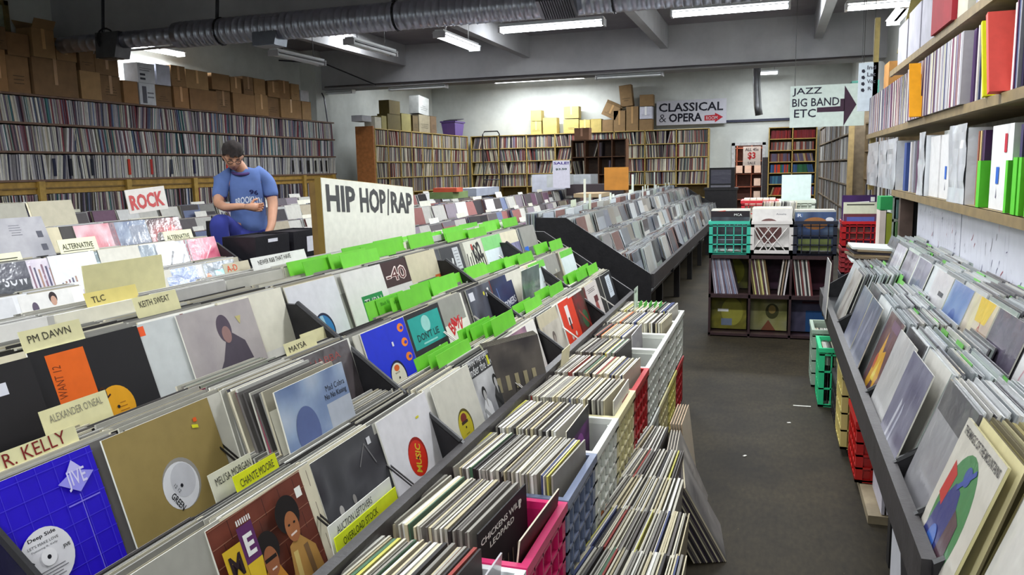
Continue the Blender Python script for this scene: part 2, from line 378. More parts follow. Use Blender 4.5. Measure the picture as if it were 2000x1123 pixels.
# ---------------------------------------------------------------- printed covers
W = (232, 231, 228); CR = (222, 217, 198); K = (26, 25, 26); GR = (120, 200, 60); RED = (190, 28, 34)
def lab(cx, cy, col, r=.165, ring=None, extra=()):
    o = []
    if ring: o.append(('e', cx + .012, cy + .012, r + .012, r + .014, ring))
    return o + [('e', cx, cy, r, r, col)] + list(extra) + [('e', cx, cy, .013, .013, (20, 20, 30))]
def lines(x, y, w_, n, col, dy=.03, t=.008, rr=None):
    rr = rr or random.Random(int(x * 977 + y * 331 + n)); o = []
    for i in range(n):
        a = w_ * rr.uniform(.45, 1); o.append(('r', x + (w_ - a) / 2, y - i * dy, x + (w_ + a) / 2, y - i * dy + t, col))
    return o
def figure(x, y, s_, skin, hair, top):
    """small seated or standing figure in a cover picture"""
    return [('e', x, y + .30 * s_, .075 * s_, .09 * s_, hair), ('p', [(x - .16 * s_, y - .3 * s_), (x + .17 * s_, y - .3 * s_), (x + .14 * s_, y + .12 * s_), (x + .05 * s_, y + .2 * s_), (x - .05 * s_, y + .2 * s_), (x - .15 * s_, y + .1 * s_)], top),
            ('e', x, y + .26 * s_, .052 * s_, .075 * s_, skin), ('p', [(x - .03 * s_, y + .2 * s_), (x + .03 * s_, y + .2 * s_), (x, y + .08 * s_)], skin), ('l', x - .14 * s_, y + .08 * s_, x + .06 * s_, y - .12 * s_, .05 * s_, shade(top, .75))]
def rand_cover(seed, dark=None):
    rr = random.Random(seed); pals = [[(60, 62, 70), (120, 118, 125), (180, 176, 172)], [(40, 44, 78), (86, 96, 140), (160, 166, 190)], [(90, 40, 44), (150, 80, 70), (206, 170, 150)],
        [(30, 30, 34), (70, 66, 70), (130, 122, 118)], [(190, 186, 178), (222, 218, 208), (150, 150, 150)], [(70, 84, 60), (130, 140, 100), (196, 190, 150)], [(110, 90, 130), (160, 150, 180), (206, 200, 210)],
        [(200, 200, 204), (150, 160, 172), (110, 120, 140)], [(120, 150, 160), (180, 200, 200), (90, 110, 130)]]
    bg = rr.choice(pals); ops = []; k = rr.random()
    if k < .45: ops += figure(rr.uniform(.35, .65), rr.uniform(.3, .45), rr.uniform(.9, 1.5), (176, 132, 108), (44, 34, 32), shade(rr.choice(bg), .6))
    elif k < .6: ops += [('e', .5, .45, rr.uniform(.15, .3), rr.uniform(.15, .35), rr.choice([(180, 60, 50), (200, 170, 60), (60, 90, 150), (220, 220, 216)]))]
    elif k < .75: ops += figure(.3, .35, .9, (180, 140, 116), (40, 32, 30), (60, 60, 80)) + figure(.68, .33, .9, (150, 110, 90), (30, 26, 26), (140, 60, 60))
    else: ops += [('r', .12, .15, .88, .7, rr.choice([(70, 70, 84), (210, 206, 196), (130, 60, 60), (90, 110, 90)])), ('e', .5, .42, .14, .2, (180, 150, 120))]
    c = rr.choice([W, K, (200, 50, 40), (220, 190, 60), W])
    ops += [('r', .1 + .05 * i + rr.uniform(0, .02), .84, .135 + .05 * i, .93, c) for i in range(rr.randint(6, 13))]
    if rr.random() < .6: ops.append(('r', .8, .76, .88, .81, (236, 236, 236)))
    return bg, ops
# ---------------------------------------------------------------- rack with stepped bins
def lerp(a, b_, t): return a + (b_ - a) * t
SL = math.radians(17)
def bin_rack(name, label, x0, f, y0, y1, rows, dividers, zr=.64, dx=.25, dz=.15, drop=.16, ztop=9, end_panels=True, group=None, kneel=.3, skew=0.0, doff=0.0):
    """f = +1 faces +x. x0: x of the front rail. rows: number of stepped trays"""
    t = empty(name, (x0, y0, 0), label, 'record rack', group)
    bk = (35, 34, 36)
    L_ = y1 - y0; X = lambda d: -f * d         # depth behind the rail, local
    g = MB(); g.box(min(X(-.03), X(.0)), 0, zr - .11, max(X(-.03), X(0)), L_, zr, (58, 55, 56)); g.build('front_rail', BLACK, t)
    depth = dx * rows + .16
    g = MB()
    for r_ in range(rows):
        za = zr - drop + dz * r_; xa = .01 + dx * r_
        a, b_ = sorted((X(xa), X(xa + dx + .03))); g.box(a, 0, za - .02, b_, L_, za, bk)
        a, b_ = sorted((X(xa + dx + .02), X(xa + dx + .03))); g.box(a, 0, za - .02, b_, L_, za + dz, bk)
    g.build('tray', BLACK, t)
    top = min(ztop, zr + .66 * (depth - .1)); kn = depth - .12 if ztop == 9 else (top - zr) / .66
    def wedge(y, th, zlow, off=0, skew=0.0):
        g = MB(); A, B = X(-.01), X(depth)
        pr = [(A, zlow), (B, zlow), (B, top + off), (X(kn), top + off), (A, zr + off)]
        n = len(pr); k = len(g.v)
        g.v += [(p[0], y + skew * abs(p[0]), p[1]) for p in pr] + [(p[0], y + th + skew * abs(p[0]), p[1]) for p in pr]
        g.f += [tuple(k + i for i in range(n)), tuple(k + n + i for i in reversed(range(n)))] + [(k + i, k + n + i, k + n + (i + 1) % n, k + (i + 1) % n) for i in range(n)]
        g.c += [bk] * (n + 2); g.m += [0] * (n + 2)
        return g
    for y in dividers:
        if y0 < y < y1: 
            g = wedge(y - y0 - .008, .016, zr - drop - .01, doff, skew)
            if doff == 0: g.tube([(X(0), y - y0, zr + .004), (X(kn), y - y0 + skew * kn, top + .004)], .009, (30, 29, 31), 0, 6)
            g.build('divider', BLACK, t)
    if end_panels:
        wedge(-.02, .02, kneel).build('end_panel', BLACK, t); wedge(L_, .02, kneel).build('end_panel', BLACK, t)
    g = MB(); a, b_ = sorted((X(depth), X(depth + .02))); g.box(a, 0, .3, b_, L_, top, bk); g.build('back_panel', BLACK, t)
    ys = [0.05] + [y - y0 for y in dividers if y0 < y < y1] + [L_ - .05]
    for y in ys:
        for d in (.12, depth - .05):
            g = MB(); g.box(X(d) - .03, y - .03, 0, X(d) + .03, y + .03, zr - drop, (40, 39, 40)); g.build('leg', BLACK, t)
    return t
def tray_pos(x0, f, zr, dx, dz, row, inset=.03, drop=.16):
    """bottom front of the sleeves of a tray row: (x, z)"""
    return x0 - f * (inset + .01 + dx * (row - 1)), zr - drop + dz * (row - 1)
NORMAL = [(226, 222, 205), (206, 203, 192), (178, 176, 168), (230, 228, 221), (150, 148, 142), (198, 189, 162), (104, 100, 98), (50, 47, 46), (219, 211, 186)]
PLASTIC = [(220, 223, 224), (204, 209, 212), (230, 232, 233), (180, 187, 190), (160, 165, 168), (210, 207, 200), (130, 128, 132), (96, 94, 98), (190, 202, 194)]
def stuff_row(x, z, f, y0, y1, depth, pal, lean=SL, start=.006, wj=.012, t0=(.004, .009), mat=0, col_w=.325, faces=None, zj=.008):
    """sleeves behind the front one of each slot, all turned to the aisle"""
    rr = random.Random(int((x * 13 + y0 * 7 + z * 31) * 100)); y = y0
    n = max(1, round((y1 - y0) / col_w)); cw = (y1 - y0) / n
    for i in range(n):
        yc = y0 + cw * (i + .5); d = start; dd = depth * rr.uniform(.72, 1.0)
        while d < dd:
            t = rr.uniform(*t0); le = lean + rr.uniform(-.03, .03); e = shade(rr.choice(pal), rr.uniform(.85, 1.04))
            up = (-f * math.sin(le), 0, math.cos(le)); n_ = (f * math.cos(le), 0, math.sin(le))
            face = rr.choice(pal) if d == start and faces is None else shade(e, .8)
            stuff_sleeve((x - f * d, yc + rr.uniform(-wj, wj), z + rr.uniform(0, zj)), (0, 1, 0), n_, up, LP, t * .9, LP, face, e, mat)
            d += t + rr.uniform(0, .0015)
def front_cover(bg, ops, x, z, f, yc, label, lean=SL, edge=(225, 222, 210), mat=None, fwd=0.0, group=None, t=.004, yaw=0, dz=0, n=None):
    mb = sleeve_mesh(bg, ops, edge, t=t, n=n)
    return place_rec(mb, (x + f * fwd, yc, z + .002 + dz), '+x' if f > 0 else '-x', lean, label, group, mat, yaw=yaw)
def card(x, z, f, yc, w_, h_, col, label, group, text=None, tcol=(20, 60, 16), lean=SL, z_off=.0, th=.2, name='divider_card', tw=.55, strip=None):
    """index card standing between sleeves; z is the tray height, card reaches h_ above it"""
    mb = MB(); mb.box(-w_/2, -.0012, 0, w_/2, .0012, h_, (238, 240, 236) if strip else col)
    if strip: mb.box(-w_/2, -.0016, h_ - strip, w_/2, .0016, h_, col)
    if text:
        fn = lambda px, pz: (px - w_/2, -.0022, pz)
        add_text(mb, text, fn, w_ * .1, h_ - .03, w_ * tw, .017 * th / .2, tcol, 0.03, 0.0)
    o = mb.build(name, PAPER, None, (x, yc, z + z_off), (-lean, 0, PI/2 if f > 0 else -PI/2))
    return tag(o, label, 'divider card', group)

# ================================================================ rack A : hip hop and soul rack nearest on the left
AX, AZ, ADX, ADZ = -.875, .64, .26, .148
bin_rack('record_rack', 'long black stepped record rack nearest the camera, under the hip hop sign', AX, 1, .3, 5.18, 3, [.88, 2.14, 3.39, 4.3], AZ, ADX, ADZ, ztop=1.03, skew=.13)
TA = {r_: tray_pos(AX, 1, AZ, ADX, ADZ, r_) for r_ in (1, 2, 3)}
def A(row, y0, bg, ops, label, fwd=0.0, **k):
    x, z = TA[row]; front_cover(bg, ops, x, z, 1, y0 + LP/2, label, fwd=fwd, **k)
SOULTOP = 'soul section of the near left rack'
# bottom tray
A(1, .84, [(52, 50, 56), (92, 88, 96), (70, 66, 80)], figure(.6, .2, 1.1, (120, 84, 70), (30, 26, 26), (60, 56, 66)) + [('r', .72, .5, .8, .56, W)], 'dim grey photo cover at the bottom edge, left of the two men on brick', n=16, fwd=-.05)
A(1, 1.17, [(92, 44, 34), (120, 60, 44), (70, 40, 34)],
  [('l', 0, .12 * i + .03, 1, .12 * i + .05, .006, (150, 100, 80)) for i in range(9)] + [('l', .1 + .17 * i + (j % 2) * .08, .12 * j + .03, .1 + .17 * i + (j % 2) * .08, .12 * j + .15, .005, (60, 30, 26)) for i in range(6) for j in range(8)]
  + [('p', [(.16, -.0), (.56, 0), (.52, .45), (.46, .58), (.36, .58), (.26, .42)], (196, 132, 50)), ('p', [(.24, .0), (.5, 0), (.42, .42)], (90, 78, 60)), ('p', [(.5, 0), (.95, 0), (.88, .5), (.74, .64), (.62, .6)], (176, 132, 70)), ('l', .66, .55, .62, .1, .05, (206, 180, 110)), ('l', .78, .55, .8, .1, .05, (120, 90, 60)),
     ('e', .41, .68, .115, .12, (26, 20, 20)), ('e', .41, .6, .07, .1, (150, 92, 60)), ('l', .35, .62, .47, .62, .025, (30, 22, 20)), ('l', .39, .55, .44, .55, .012, (222, 200, 190)), ('e', .69, .8, .13, .13, (24, 18, 18)), ('e', .7, .71, .075, .105, (160, 100, 62)), ('l', .66, .66, .73, .665, .014, (226, 206, 196)), ('e', .67, .73, .012, .008, (20, 14, 14)), ('e', .73, .73, .012, .008, (20, 14, 14)),
     ('r', .02, .6, .19, .84, (206, 170, 40)), ('r', .19, .68, .34, .92, (92, 42, 96)), ('p', [(.02, .3), (.2, .3), (.2, .62), (.02, .6)], (92, 42, 96)), ('p', [(.19, .36), (.3, .4), (.34, .68), (.19, .68)], (214, 180, 44)),
     ('t', 'M', .05, .65, .11, .14, (40, 24, 30), 0, .03), ('t', 'E', .22, .72, .09, .14, W, 0, .03), ('t', '2', .1, .36, .15, .2, W, 0, .03)] + [('r', .2 + .02 * i, .93, .212 + .02 * i, .965, W) for i in range(7)] + [('r', .82, .86, .89, .93, (236, 236, 230))],
  'cover with two men before a brick wall, ME 2 in purple and yellow squares', n=16)
A(1, 1.53, [(56, 56, 60), (84, 84, 88), (40, 38, 44)], [('e', .2, .55, .03, .04, (190, 186, 182)), ('p', [(.12, .3), (.3, .3), (.26, .5), (.16, .52)], (150, 148, 146)), ('l', .25, .32, .42, .42, .03, (150, 148, 146)), ('e', .4, .56, .025, .04, (150, 146, 142)), ('l', .45, .2, .47, .48, .025, (140, 138, 138)), ('l', .62, .15, .66, .45, .025, (130, 128, 130)), ('l', .6, .75, .75, .9, .012, (120, 118, 120)), ('l', .75, .9, .85, .7, .012, (120, 118, 120)), ('e', .82, .42, .03, .04, (140, 136, 134)), ('r', .8, .87, .86, .93, (214, 214, 218))],
  'dark grey cover photo of a group of faint figures, front of the bottom tray', n=16)
A(1, 1.845, (226, 224, 228), lab(.5, .5, (206, 44, 26), .165, (150, 30, 20), [('t', 'MUSIC', .5, .36, .26, .1, (214, 190, 50), 1.15, .02)]) + [('r', .68, .82, .74, .84, (214, 206, 40))], 'plain white sleeve with red centre label, at the end of the soul section', fwd=.006)
A(1, 2.2, (212, 209, 196), lab(.5, .43, (196, 180, 44), .17, (90, 80, 24), [('e', .5, .53, .075, .05, (120, 44, 34)), ('r', .42, .47, .58, .5, (60, 40, 30))]) + lines(.4, .36, .2, 3, (130, 116, 40)), 'cream sleeve with yellow centre label, first in the hip hop bottom tray', fwd=.01)
A(1, 2.5, [(120, 120, 124), (206, 206, 206), (70, 70, 72)], [('r', 0, .8, 1, .96, (50, 50, 52)), ('t', 'under the Law', .06, .82, .8, .1, (226, 226, 226)), ('t', 'LIVIN THE LIFE', .1, .93, .6, .05, (230, 230, 230))] + figure(.32, .35, .8, (170, 168, 166), (30, 30, 30), (220, 220, 220)) + figure(.72, .4, .8, (180, 178, 176), (24, 24, 24), (60, 60, 60)) + [('r', .66, .84, .72, .95, (206, 206, 50))], 'black and white collage cover beside the cream sleeve with yellow label', n=18)
A(1, 2.9, [(190, 130, 150), (206, 160, 176), (120, 90, 120)], figure(.55, .25, 1.3, (120, 90, 90), (60, 40, 60), (110, 80, 110)) + [('t', 'HEAVY', .2, .86, .6, .08, (190, 60, 80))], 'pink cover in a plastic sleeve at the end of the second bin', mat=WRAP, fwd=.005)
A(1, 3.44, [(186, 180, 168), (206, 200, 186), (120, 112, 100)], figure(.45, .25, 1.1, (150, 140, 130), (100, 90, 84), (140, 130, 120)), 'pencil-grey drawing cover, first after the middle divider')
A(1, 3.78, (214, 58, 30), [('r', .3, .58, .5, .9, (230, 226, 222)), ('r', .36, .5, .44, .7, (50, 30, 34)), ('e', .56, .4, .05, .04, (214, 190, 180)), ('e', .3, .38, .05, .04, (206, 180, 170))] + lines(.1, .2, .7, 3, (150, 36, 20)), 'bright orange red cover in the bottom tray')
A(1, 4.06, [(60, 66, 56), (120, 36, 36), (44, 60, 46)], [('e', .5, .5, .2, .16, (56, 90, 60)), ('l', .2, .7, .8, .3, .05, (150, 60, 50))], 'dark green and red cover right of the orange red one')
A(1, 4.36, (206, 198, 194), [('e', .6, .5, .12, .2, (150, 80, 76)), ('r', .5, .62, .8, .74, (90, 40, 44))] + lines(.1, .9, .7, 3, (60, 50, 50)), 'pale cover with a red oval, second from the end of the bottom tray')
A(1, 4.8, (34, 34, 38), [('r', .4, .5, .82, .94, (206, 214, 222))] + lines(.45, .88, .3, 9, (120, 128, 140), .035) + lab(.42, .24, (214, 214, 216), .1), 'black sleeve with white track list, last in the bottom tray')
# middle tray
BL = (38, 14, 196)
A(2, .855, BL, [('l', .12 * i, 0, .12 * i, 1, .004, (70, 56, 214)) for i in range(1, 9)] + [('l', 0, .12 * i, 1, .12 * i, .004, (70, 56, 214)) for i in range(1, 9)] + [('l', .82, .1, .82, .75, .006, (120, 112, 226)), ('l', .65, .2, .98, .2, .006, (120, 112, 226)), ('p', [(.7, .85), (.83, .9), (.96, .85), (.83, .76)], (150, 146, 236)), ('p', [(.77, .89), (.83, .96), (.89, .89)], (190, 186, 240)), ('t', 'JIVE', .76, .78, .14, .12, (214, 210, 245), 0, .01), ('r', .72, .7, .95, .708, (130, 120, 228))]
  + lab(.5, .5, (226, 224, 228), .17, None, [('t', 'Deep Side', .41, .61, .18, .028, (20, 18, 24), 0, .02), ('t', "LET'S MAKE LOVE", .395, .578, .2, .016, (40, 38, 44)), ('t', 'Featuring R. Kelly', .41, .552, .17, .014, (60, 58, 64)), ('p', [(.36, .5), (.385, .525), (.41, .5), (.385, .475)], (50, 50, 56)), ('t', 'JIVE', .6, .5, .05, .025, (20, 20, 24), 0, .02)] + lines(.4, .43, .2, 4, (120, 118, 124), .018, .005) + [('e', .5, .5, .05, .05, (236, 234, 236))]), 'deep blue sleeve with grid lines and white centre label', n=1)
A(2, 1.195, (150, 130, 78), lab(.5, .5, (222, 222, 226), .165, (150, 146, 140), [('e', .53, .53, .115, .12, (198, 198, 204)), ('t', 'GREEN', .35, .42, .03, .0, (30, 30, 34)), ('t', 'GREEN', .375, .46, .14, .05, (30, 30, 34), -1.1, .02), ('t', '12 12', .43, .52, .07, .025, (50, 50, 54), -1.1)]) + [('r', .79, .87, .825, .9, (226, 90, 30)), ('p', [(.76, .86), (.82, .845), (.82, .82), (.76, .835)], (214, 210, 40))], 'plain tan card sleeve with white centre label', edge=(240, 240, 232), fwd=.004)
A(2, 1.57, [(96, 116, 158), (150, 168, 196), (190, 198, 210)], [('r', .62, .0, 1, .72, (176, 182, 194)), ('t', 'Mad Cobra', .66, .82, .3, .05, (40, 44, 54)), ('t', 'No No Kissing', .62, .74, .34, .06, (36, 40, 50), 0, .01), ('e', .3, .6, .16, .2, (90, 104, 150)), ('e', .25, .3, .1, .2, (120, 140, 176))], 'blue misty cover propped forward in a plastic sleeve', fwd=.13, lean=SL * .8, n=16)
x, z = TA[2]; stuff_row(x + .12, z, 1, 1.565, 1.89, .26, NORMAL + [(150, 70, 90), (90, 90, 100), (170, 176, 160)], start=.0, t0=(.004, .008))
A(2, 1.86, [(70, 64, 68), (96, 88, 90), (50, 46, 50)], [('e', .5, .78, .1, .08, (60, 46, 44)), ('p', [(.3, .3), (.7, .3), (.64, .66), (.36, .66)], (56, 50, 56)), ('e', .55, .32, .13, .22, (150, 108, 80)), ('t', 'SHABBA', .2, .86, .6, .07, (150, 60, 56)), ('r', .5, .58, .56, .62, (226, 226, 226))], 'dark portrait cover with dull red title, behind the misty blue one', mat=WRAP, n=16)
OR = (240, 130, 40)
A(2, 2.25, (30, 50, 206), [('e', .86, .9 - .17 * i, .075, .05, OR) for i in range(3)] + [('e', .88, .895 - .17 * i, .035, .02, (30, 50, 206)) for i in range(3)] + [('r', .56, .74, .6, .79, (222, 222, 236))] + lab(.5, .4, (226, 220, 198), .165, (20, 20, 60), [('e', .5, .51, .06, .035, (220, 100, 40)), ('t', 'ROUTE', .44, .45, .1, .018, (60, 50, 50))] + lines(.42, .34, .14, 4, (110, 104, 96), .025, .006)), 'cobalt blue sleeve with orange C letters down its side', fwd=.006)
A(2, 2.575, (38, 38, 42), [('r', .06, .56, .94, .94, (36, 158, 150)), ('e', .5, .82, .12, .1, (150, 206, 200)), ('t', "DON'T LIE", .18, .64, .62, .09, (20, 60, 62), 0, .02), ('r', .3, .59, .7, .61, (140, 206, 200)), ('r', .66, .44, .71, .5, W)] + lab(.5, .24, (220, 220, 222), .16, None, lines(.42, .34, .14, 6, (120, 120, 124), .03, .007)), 'black sleeve with a large teal panel lettered DON\'T LIE', fwd=.002)
A(2, 2.83, (228, 224, 214), [('t', 'RUN', .34, .7, .4, .2, (196, 30, 40), -.5, .03), ('t', 'BACK', .4, .5, .5, .2, (196, 30, 40), .6, .03), ('p', [(.4, 0), (.75, 0), (.7, .26), (.6, .36), (.48, .32)], (190, 26, 32)), ('e', .84, .3, .05, .05, (50, 46, 46)), ('l', .8, .2, .92, .3, .02, (60, 56, 56))], 'white cover with splashy red brush lettering')
A(2, 3.2, [(60, 62, 72), (90, 92, 104), (44, 42, 50)], [('r', .06, .82, .24, .94, (206, 206, 214)), ('e', .55, .42, .05, .12, (150, 110, 84)), ('e', .78, .45, .06, .13, (140, 104, 80)), ('r', .5, .2, .66, .4, (50, 110, 206)), ('e', .62, .86, .03, .03, (206, 200, 60)), ('r', .7, .8, .76, .86, W), ('r', .78, .88, .84, .92, W)], 'dark group cover with blue splash, hip hop middle tray', n=16)
A(2, 3.5, [(24, 26, 46), (36, 50, 90), (44, 30, 70)], [('t', 'BIG TYMERS', .06, .46, .9, .11, (206, 206, 216), .08, .02), ('p', [(.55, .1), (.8, .1), (.76, .42), (.6, .42)], (80, 66, 130)), ('l', .25, .6, .22, .85, .03, (90, 110, 160)), ('r', 0, 0, .02, 1, (150, 60, 50))], 'dark blue cover with pale block title, hip hop middle tray')
A(2, 3.78, [(96, 112, 112), (130, 146, 142), (70, 80, 84)], [('p', [(0, 0), (.5, 0), (0, .8)], (70, 76, 78))], 'warped grey green plastic sleeve curling forward', mat=WRAP, lean=.05)
for yy, lb in ((4.12, 'white blank sleeve under a green card, middle tray'), (4.8, 'second blank white sleeve under green, end of middle tray')):
    A(2, yy, (214, 224, 226), [('r', 0, .87, 1, 1, (112, 196, 72))], lb, fwd=.004)
A(2, 4.45, [(84, 76, 70), (110, 100, 92), (60, 54, 50)], [('e', .45, .3, .14, .3, (170, 160, 110)), ('e', .6, .7, .05, .04, (190, 184, 170))], 'brown grey cover between two blank white sleeves')
# top tray
A(3, .93, (34, 32, 34), [('t', 'S', .2, .7, .12, .3, (150, 150, 150)), ('r', .7, .8, .78, .88, (214, 214, 224)), ('r', .94, .5, .99, .62, (214, 206, 40))] + lab(.35, .3, (206, 206, 206), .12), 'black sleeve at the left edge, propped forward of its neighbours', fwd=.04, edge=(235, 232, 224))
A(3, 1.27, (28, 27, 30), [('r', .12, .42, .45, .95, (226, 100, 22)), ('t', 'WANT 12', .2, .62, .24, .07, (120, 50, 10), 1.5), ('t', 'Q', .36, .45, .05, .06, (120, 50, 10))] + lab(.58, .44, (226, 160, 24), .165, None, [('t', '12', .47, .5, .09, .1, (60, 30, 10), .5)] + lines(.58, .46, .1, 3, (170, 110, 20), .03, .006)), 'black sleeve with amber centre label and orange sticker', edge=(236, 234, 228), fwd=.004)
A(3, 1.58, (200, 204, 204), [('r', .0, .9, .09, .98, (236, 90, 40)), ('r', .52, 0, .56, 1, (120, 50, 50))], 'pale blank sleeve with a small orange sticker beside the black one')
A(3, 1.72, [(170, 162, 162), (182, 174, 172), (160, 152, 154)], [('p', [(.2, 0), (.82, 0), (.84, .3), (.76, .62), (.62, .72), (.5, .66), (.4, .5), (.24, .34)], (78, 70, 82)), ('e', .53, .78, .095, .13, (84, 72, 86)), ('e', .54, .72, .06, .08, (150, 116, 112)), ('e', .5, .22, .16, .12, (130, 108, 96)), ('p', [(.72, .86), (.8, .86), (.76, .78)], (190, 178, 120))], 'dusty grey cover of a seated man resting his chin, in a plastic sleeve', fwd=.008, n=4)
A(3, 1.89, (216, 213, 206), [('t', 'Christopher Williams', .42, .68, .5, .055, (110, 104, 104), 0), ('t', 'DANCE 4 ME', .62, .59, .33, .055, (50, 46, 48), 0, .02), ('r', .6, .57, .98, .575, (80, 76, 76)), ('r', .6, .66, .98, .665, (80, 76, 76))], 'off-white cover lettered DANCE 4 ME')
A(3, 2.23, (216, 216, 220), lab(.5, .43, (44, 120, 176), .175, (24, 30, 60), [('p', [(.36, .36), (.4, .55), (.46, .58), (.44, .44), (.5, .4), (.4, .32)], (190, 180, 70)), ('p', [(.46, .6), (.52, .6), (.54, .5), (.48, .5)], (150, 190, 206))]), 'white sleeve with blue globe centre label', fwd=.004)
A(3, 2.59, (220, 217, 214), [('r', .3, .24, .84, .66, (24, 130, 66)), ('t', 'TURN', .36, .49, .44, .12, (16, 20, 18), 0, .03), ('t', 'TURN', .35, .495, .44, .12, (200, 206, 200), 0, .0), ('t', 'IT UP', .5, .3, .26, .12, (16, 20, 18), 0, .03)], 'white sleeve with green TURN lettering panel', fwd=.004)
A(3, 2.88, (206, 200, 200), [('r', 0, .66, 1, 1, (58, 34, 34)), ('t', '-40', .16, .72, .6, .2, (232, 214, 210), 0, .04), ('t', '-40', .18, .73, .56, .17, (90, 40, 40), 0, .0), ('t', 'Ray', .1, .46, .3, .12, (90, 70, 70)), ('e', .72, .3, .16, .24, (196, 120, 96)), ('p', [(.78, .1), (1, .1), (1, .6), (.88, .6)], (206, 90, 90)), ('r', .22, .2, .42, .34, (196, 40, 40))], 'cover with -40 outlined over dark brown and a red bear-like figure', n=2)
A(3, 3.2, [(74, 76, 80), (92, 92, 96), (60, 60, 66)], [('e', .76, .42, .14, .52, (190, 98, 50)), ('r', .7, .7, .84, .76, (206, 190, 180)), ('r', .72, .18, .82, .26, (206, 180, 160))], 'grey cover with a tall orange oval')
A(3, 3.52, (54, 54, 58), [('r', .5, .6, .74, .96, (190, 192, 196)), ('l', .3, .4, .42, .8, .06, (206, 206, 206))] + lines(.53, .9, .18, 6, (90, 90, 96), .05), 'near-black cover with pale tags, top tray')
A(3, 3.79, (206, 204, 190), [('l', .1 + .12 * i, .1 + .05 * (i % 3), .2 + .1 * i, .8 - .06 * (i % 2), .035, (36, 32, 34)) for i in range(8)] + [('t', 'KX2', .5, .6, .4, .3, (30, 28, 30), .2, .03), ('r', .45, .84, .5, .94, (190, 50, 40))], 'pale cover crowded with black brush letters')
A(3, 4.1, (214, 224, 230), [('r', 0, .76, 1, 1, (128, 200, 120))], 'blank pale blue-white sleeve with green top band, top tray', fwd=.004)
A(3, 4.43, [(110, 110, 150), (136, 134, 176), (84, 84, 110)], [('t', 'DJIN', .2, .5, .6, .25, (150, 150, 190))], 'hazy violet cover near the end of the top tray', mat=WRAP)
A(3, 4.77, [(84, 88, 90), (104, 108, 108), (70, 74, 76)], [('p', [(.1, .55), (.3, .9), (.44, .85), (.36, .5)], (30, 100, 206)), ('e', .5, .14, .1, .2, (150, 190, 196))], 'grey cover with a blue streak, last in the top tray')
# sleeves packed behind the covers
dep = {1: .19, 2: .16, 3: .19}
for r_ in (1, 2, 3):
    x, z = TA[r_]
    sk_ = {1: .005, 2: .045, 3: .08}[r_]
    for a, b_ in ((.3, .86 + sk_), (.9 + sk_, 2.13 + sk_), (2.17 + sk_, 3.37 + sk_), (3.41 + sk_, 4.28 + sk_), (4.32 + sk_, 5.14)):
        for q in range(max(1, round((b_ - a) / .325))):
            n = max(1, round((b_ - a) / .325)); c0 = a + (b_ - a) * q / n; c1 = a + (b_ - a) * (q + 1) / n
            near = {1: .42, 2: .8, 3: 1.0}[r_] if c0 < 1.5 else .55 if r_ == 2 and c0 < 2.9 else 1
            if r_ == 2 and 1.5 < c0 < 1.7: continue
            stuff_row(x, z, 1, c0, c1, dep[r_] * near * RND.uniform(.8, 1.15), NORMAL)
# fourth, backward facing tray on the crest
x4 = TA[3][0] - .20
for q in range(14):
    stuff_row(x4, .80, 1, .5 + q * .325, .5 + (q + 1) * .325, .13, NORMAL[:4] + [(236, 234, 230), (226, 224, 222)], lean=.12, start=0)
# stack of records leaning the wrong way in the bottom tray
for k in range(6):
    mb = sleeve_mesh([(66, 62, 60), (92, 86, 80), (50, 46, 48)], [('r', .1 + .16 * i, .12 + .3 * j, .17 + .16 * i, .3 + .3 * j, (150, 140, 110)) for i in range(5) for j in range(2)] if k == 0 else [], (206, 200, 176), t=.005)
    place_rec(mb, (TA[1][0] + .04 - .007 * k, 2.84 + .012 * k, TA[1][1] + .01), '+x', SL - .02, 'dark sleeve in the skewed bunch standing askew in the bottom tray' if k else 'front dark sleeve with tan rectangles, turned askew in the bottom tray', 'skewed bunch in the bottom tray' if k else None, yaw=-.42)
# cards
GREEN = (104, 190, 48)
def greens(row, spots, txt):
    x, z = TA[row]
    for i, (y, d, hh) in enumerate(spots):
        card(x - d, z, 1, y, RND.uniform(.27, .31), LP + hh + .01, jit(GREEN, 8), 'bright green divider card sticking up among the records of the near left rack', 'green divider cards of the near left rack', txt[i % len(txt)] if row == 2 and i in (1, 2) else None, (50, 126, 26), z_off=.0, lean=SL + RND.uniform(-.03, .03), tw=RND.uniform(.3, .5))
NM = ['Kurupt', 'Black Eyed Peas']
greens(1, [(2.52, .10, .04), (2.6, .085, .035), (2.55, .07, .045), (2.58, .05, .04), (2.95, .13, .045), (2.98, .11, .05), (3.02, .09, .045), (3.06, .07, .05), (3.1, .05, .06), (3.56, .1, .04), (3.62, .07, .045), (3.95, .12, .04), (4.1, .09, .045), (4.55, .12, .045), (4.6, .1, .05), (4.7, .08, .045), (4.85, .1, .055), (4.95, .07, .05)], NM)
greens(2, [(2.66, .1, .05), (2.72, .085, .05), (2.78, .07, .045), (2.82, .05, .06), (3.1, .12, .05), (3.2, .09, .055), (3.4, .1, .045), (3.6, .08, .05), (3.65, .11, .05), (3.85, .08, .04), (4.0, .1, .04), (4.1, .07, .045), (4.25, .03, .05), (4.75, .08, .055), (4.82, .1, .05), (4.95, .04, .06)], NM)
greens(3, [(2.62, .12, .05), (2.66, .09, .045), (2.82, .07, .055), (2.86, .045, .05), (3.0, .12, .06), (3.12, .1, .055), (3.3, .14, .06), (3.5, .15, .055), (3.6, .12, .06), (3.8, .14, .05), (3.95, .06, .045), (4.2, .05, .04), (4.05, .12, .06), (4.35, .14, .06), (4.55, .1, .05), (4.7, .12, .055), (4.95, .1, .05)], NM)
CC = (216, 210, 164)
x, z = TA[3]
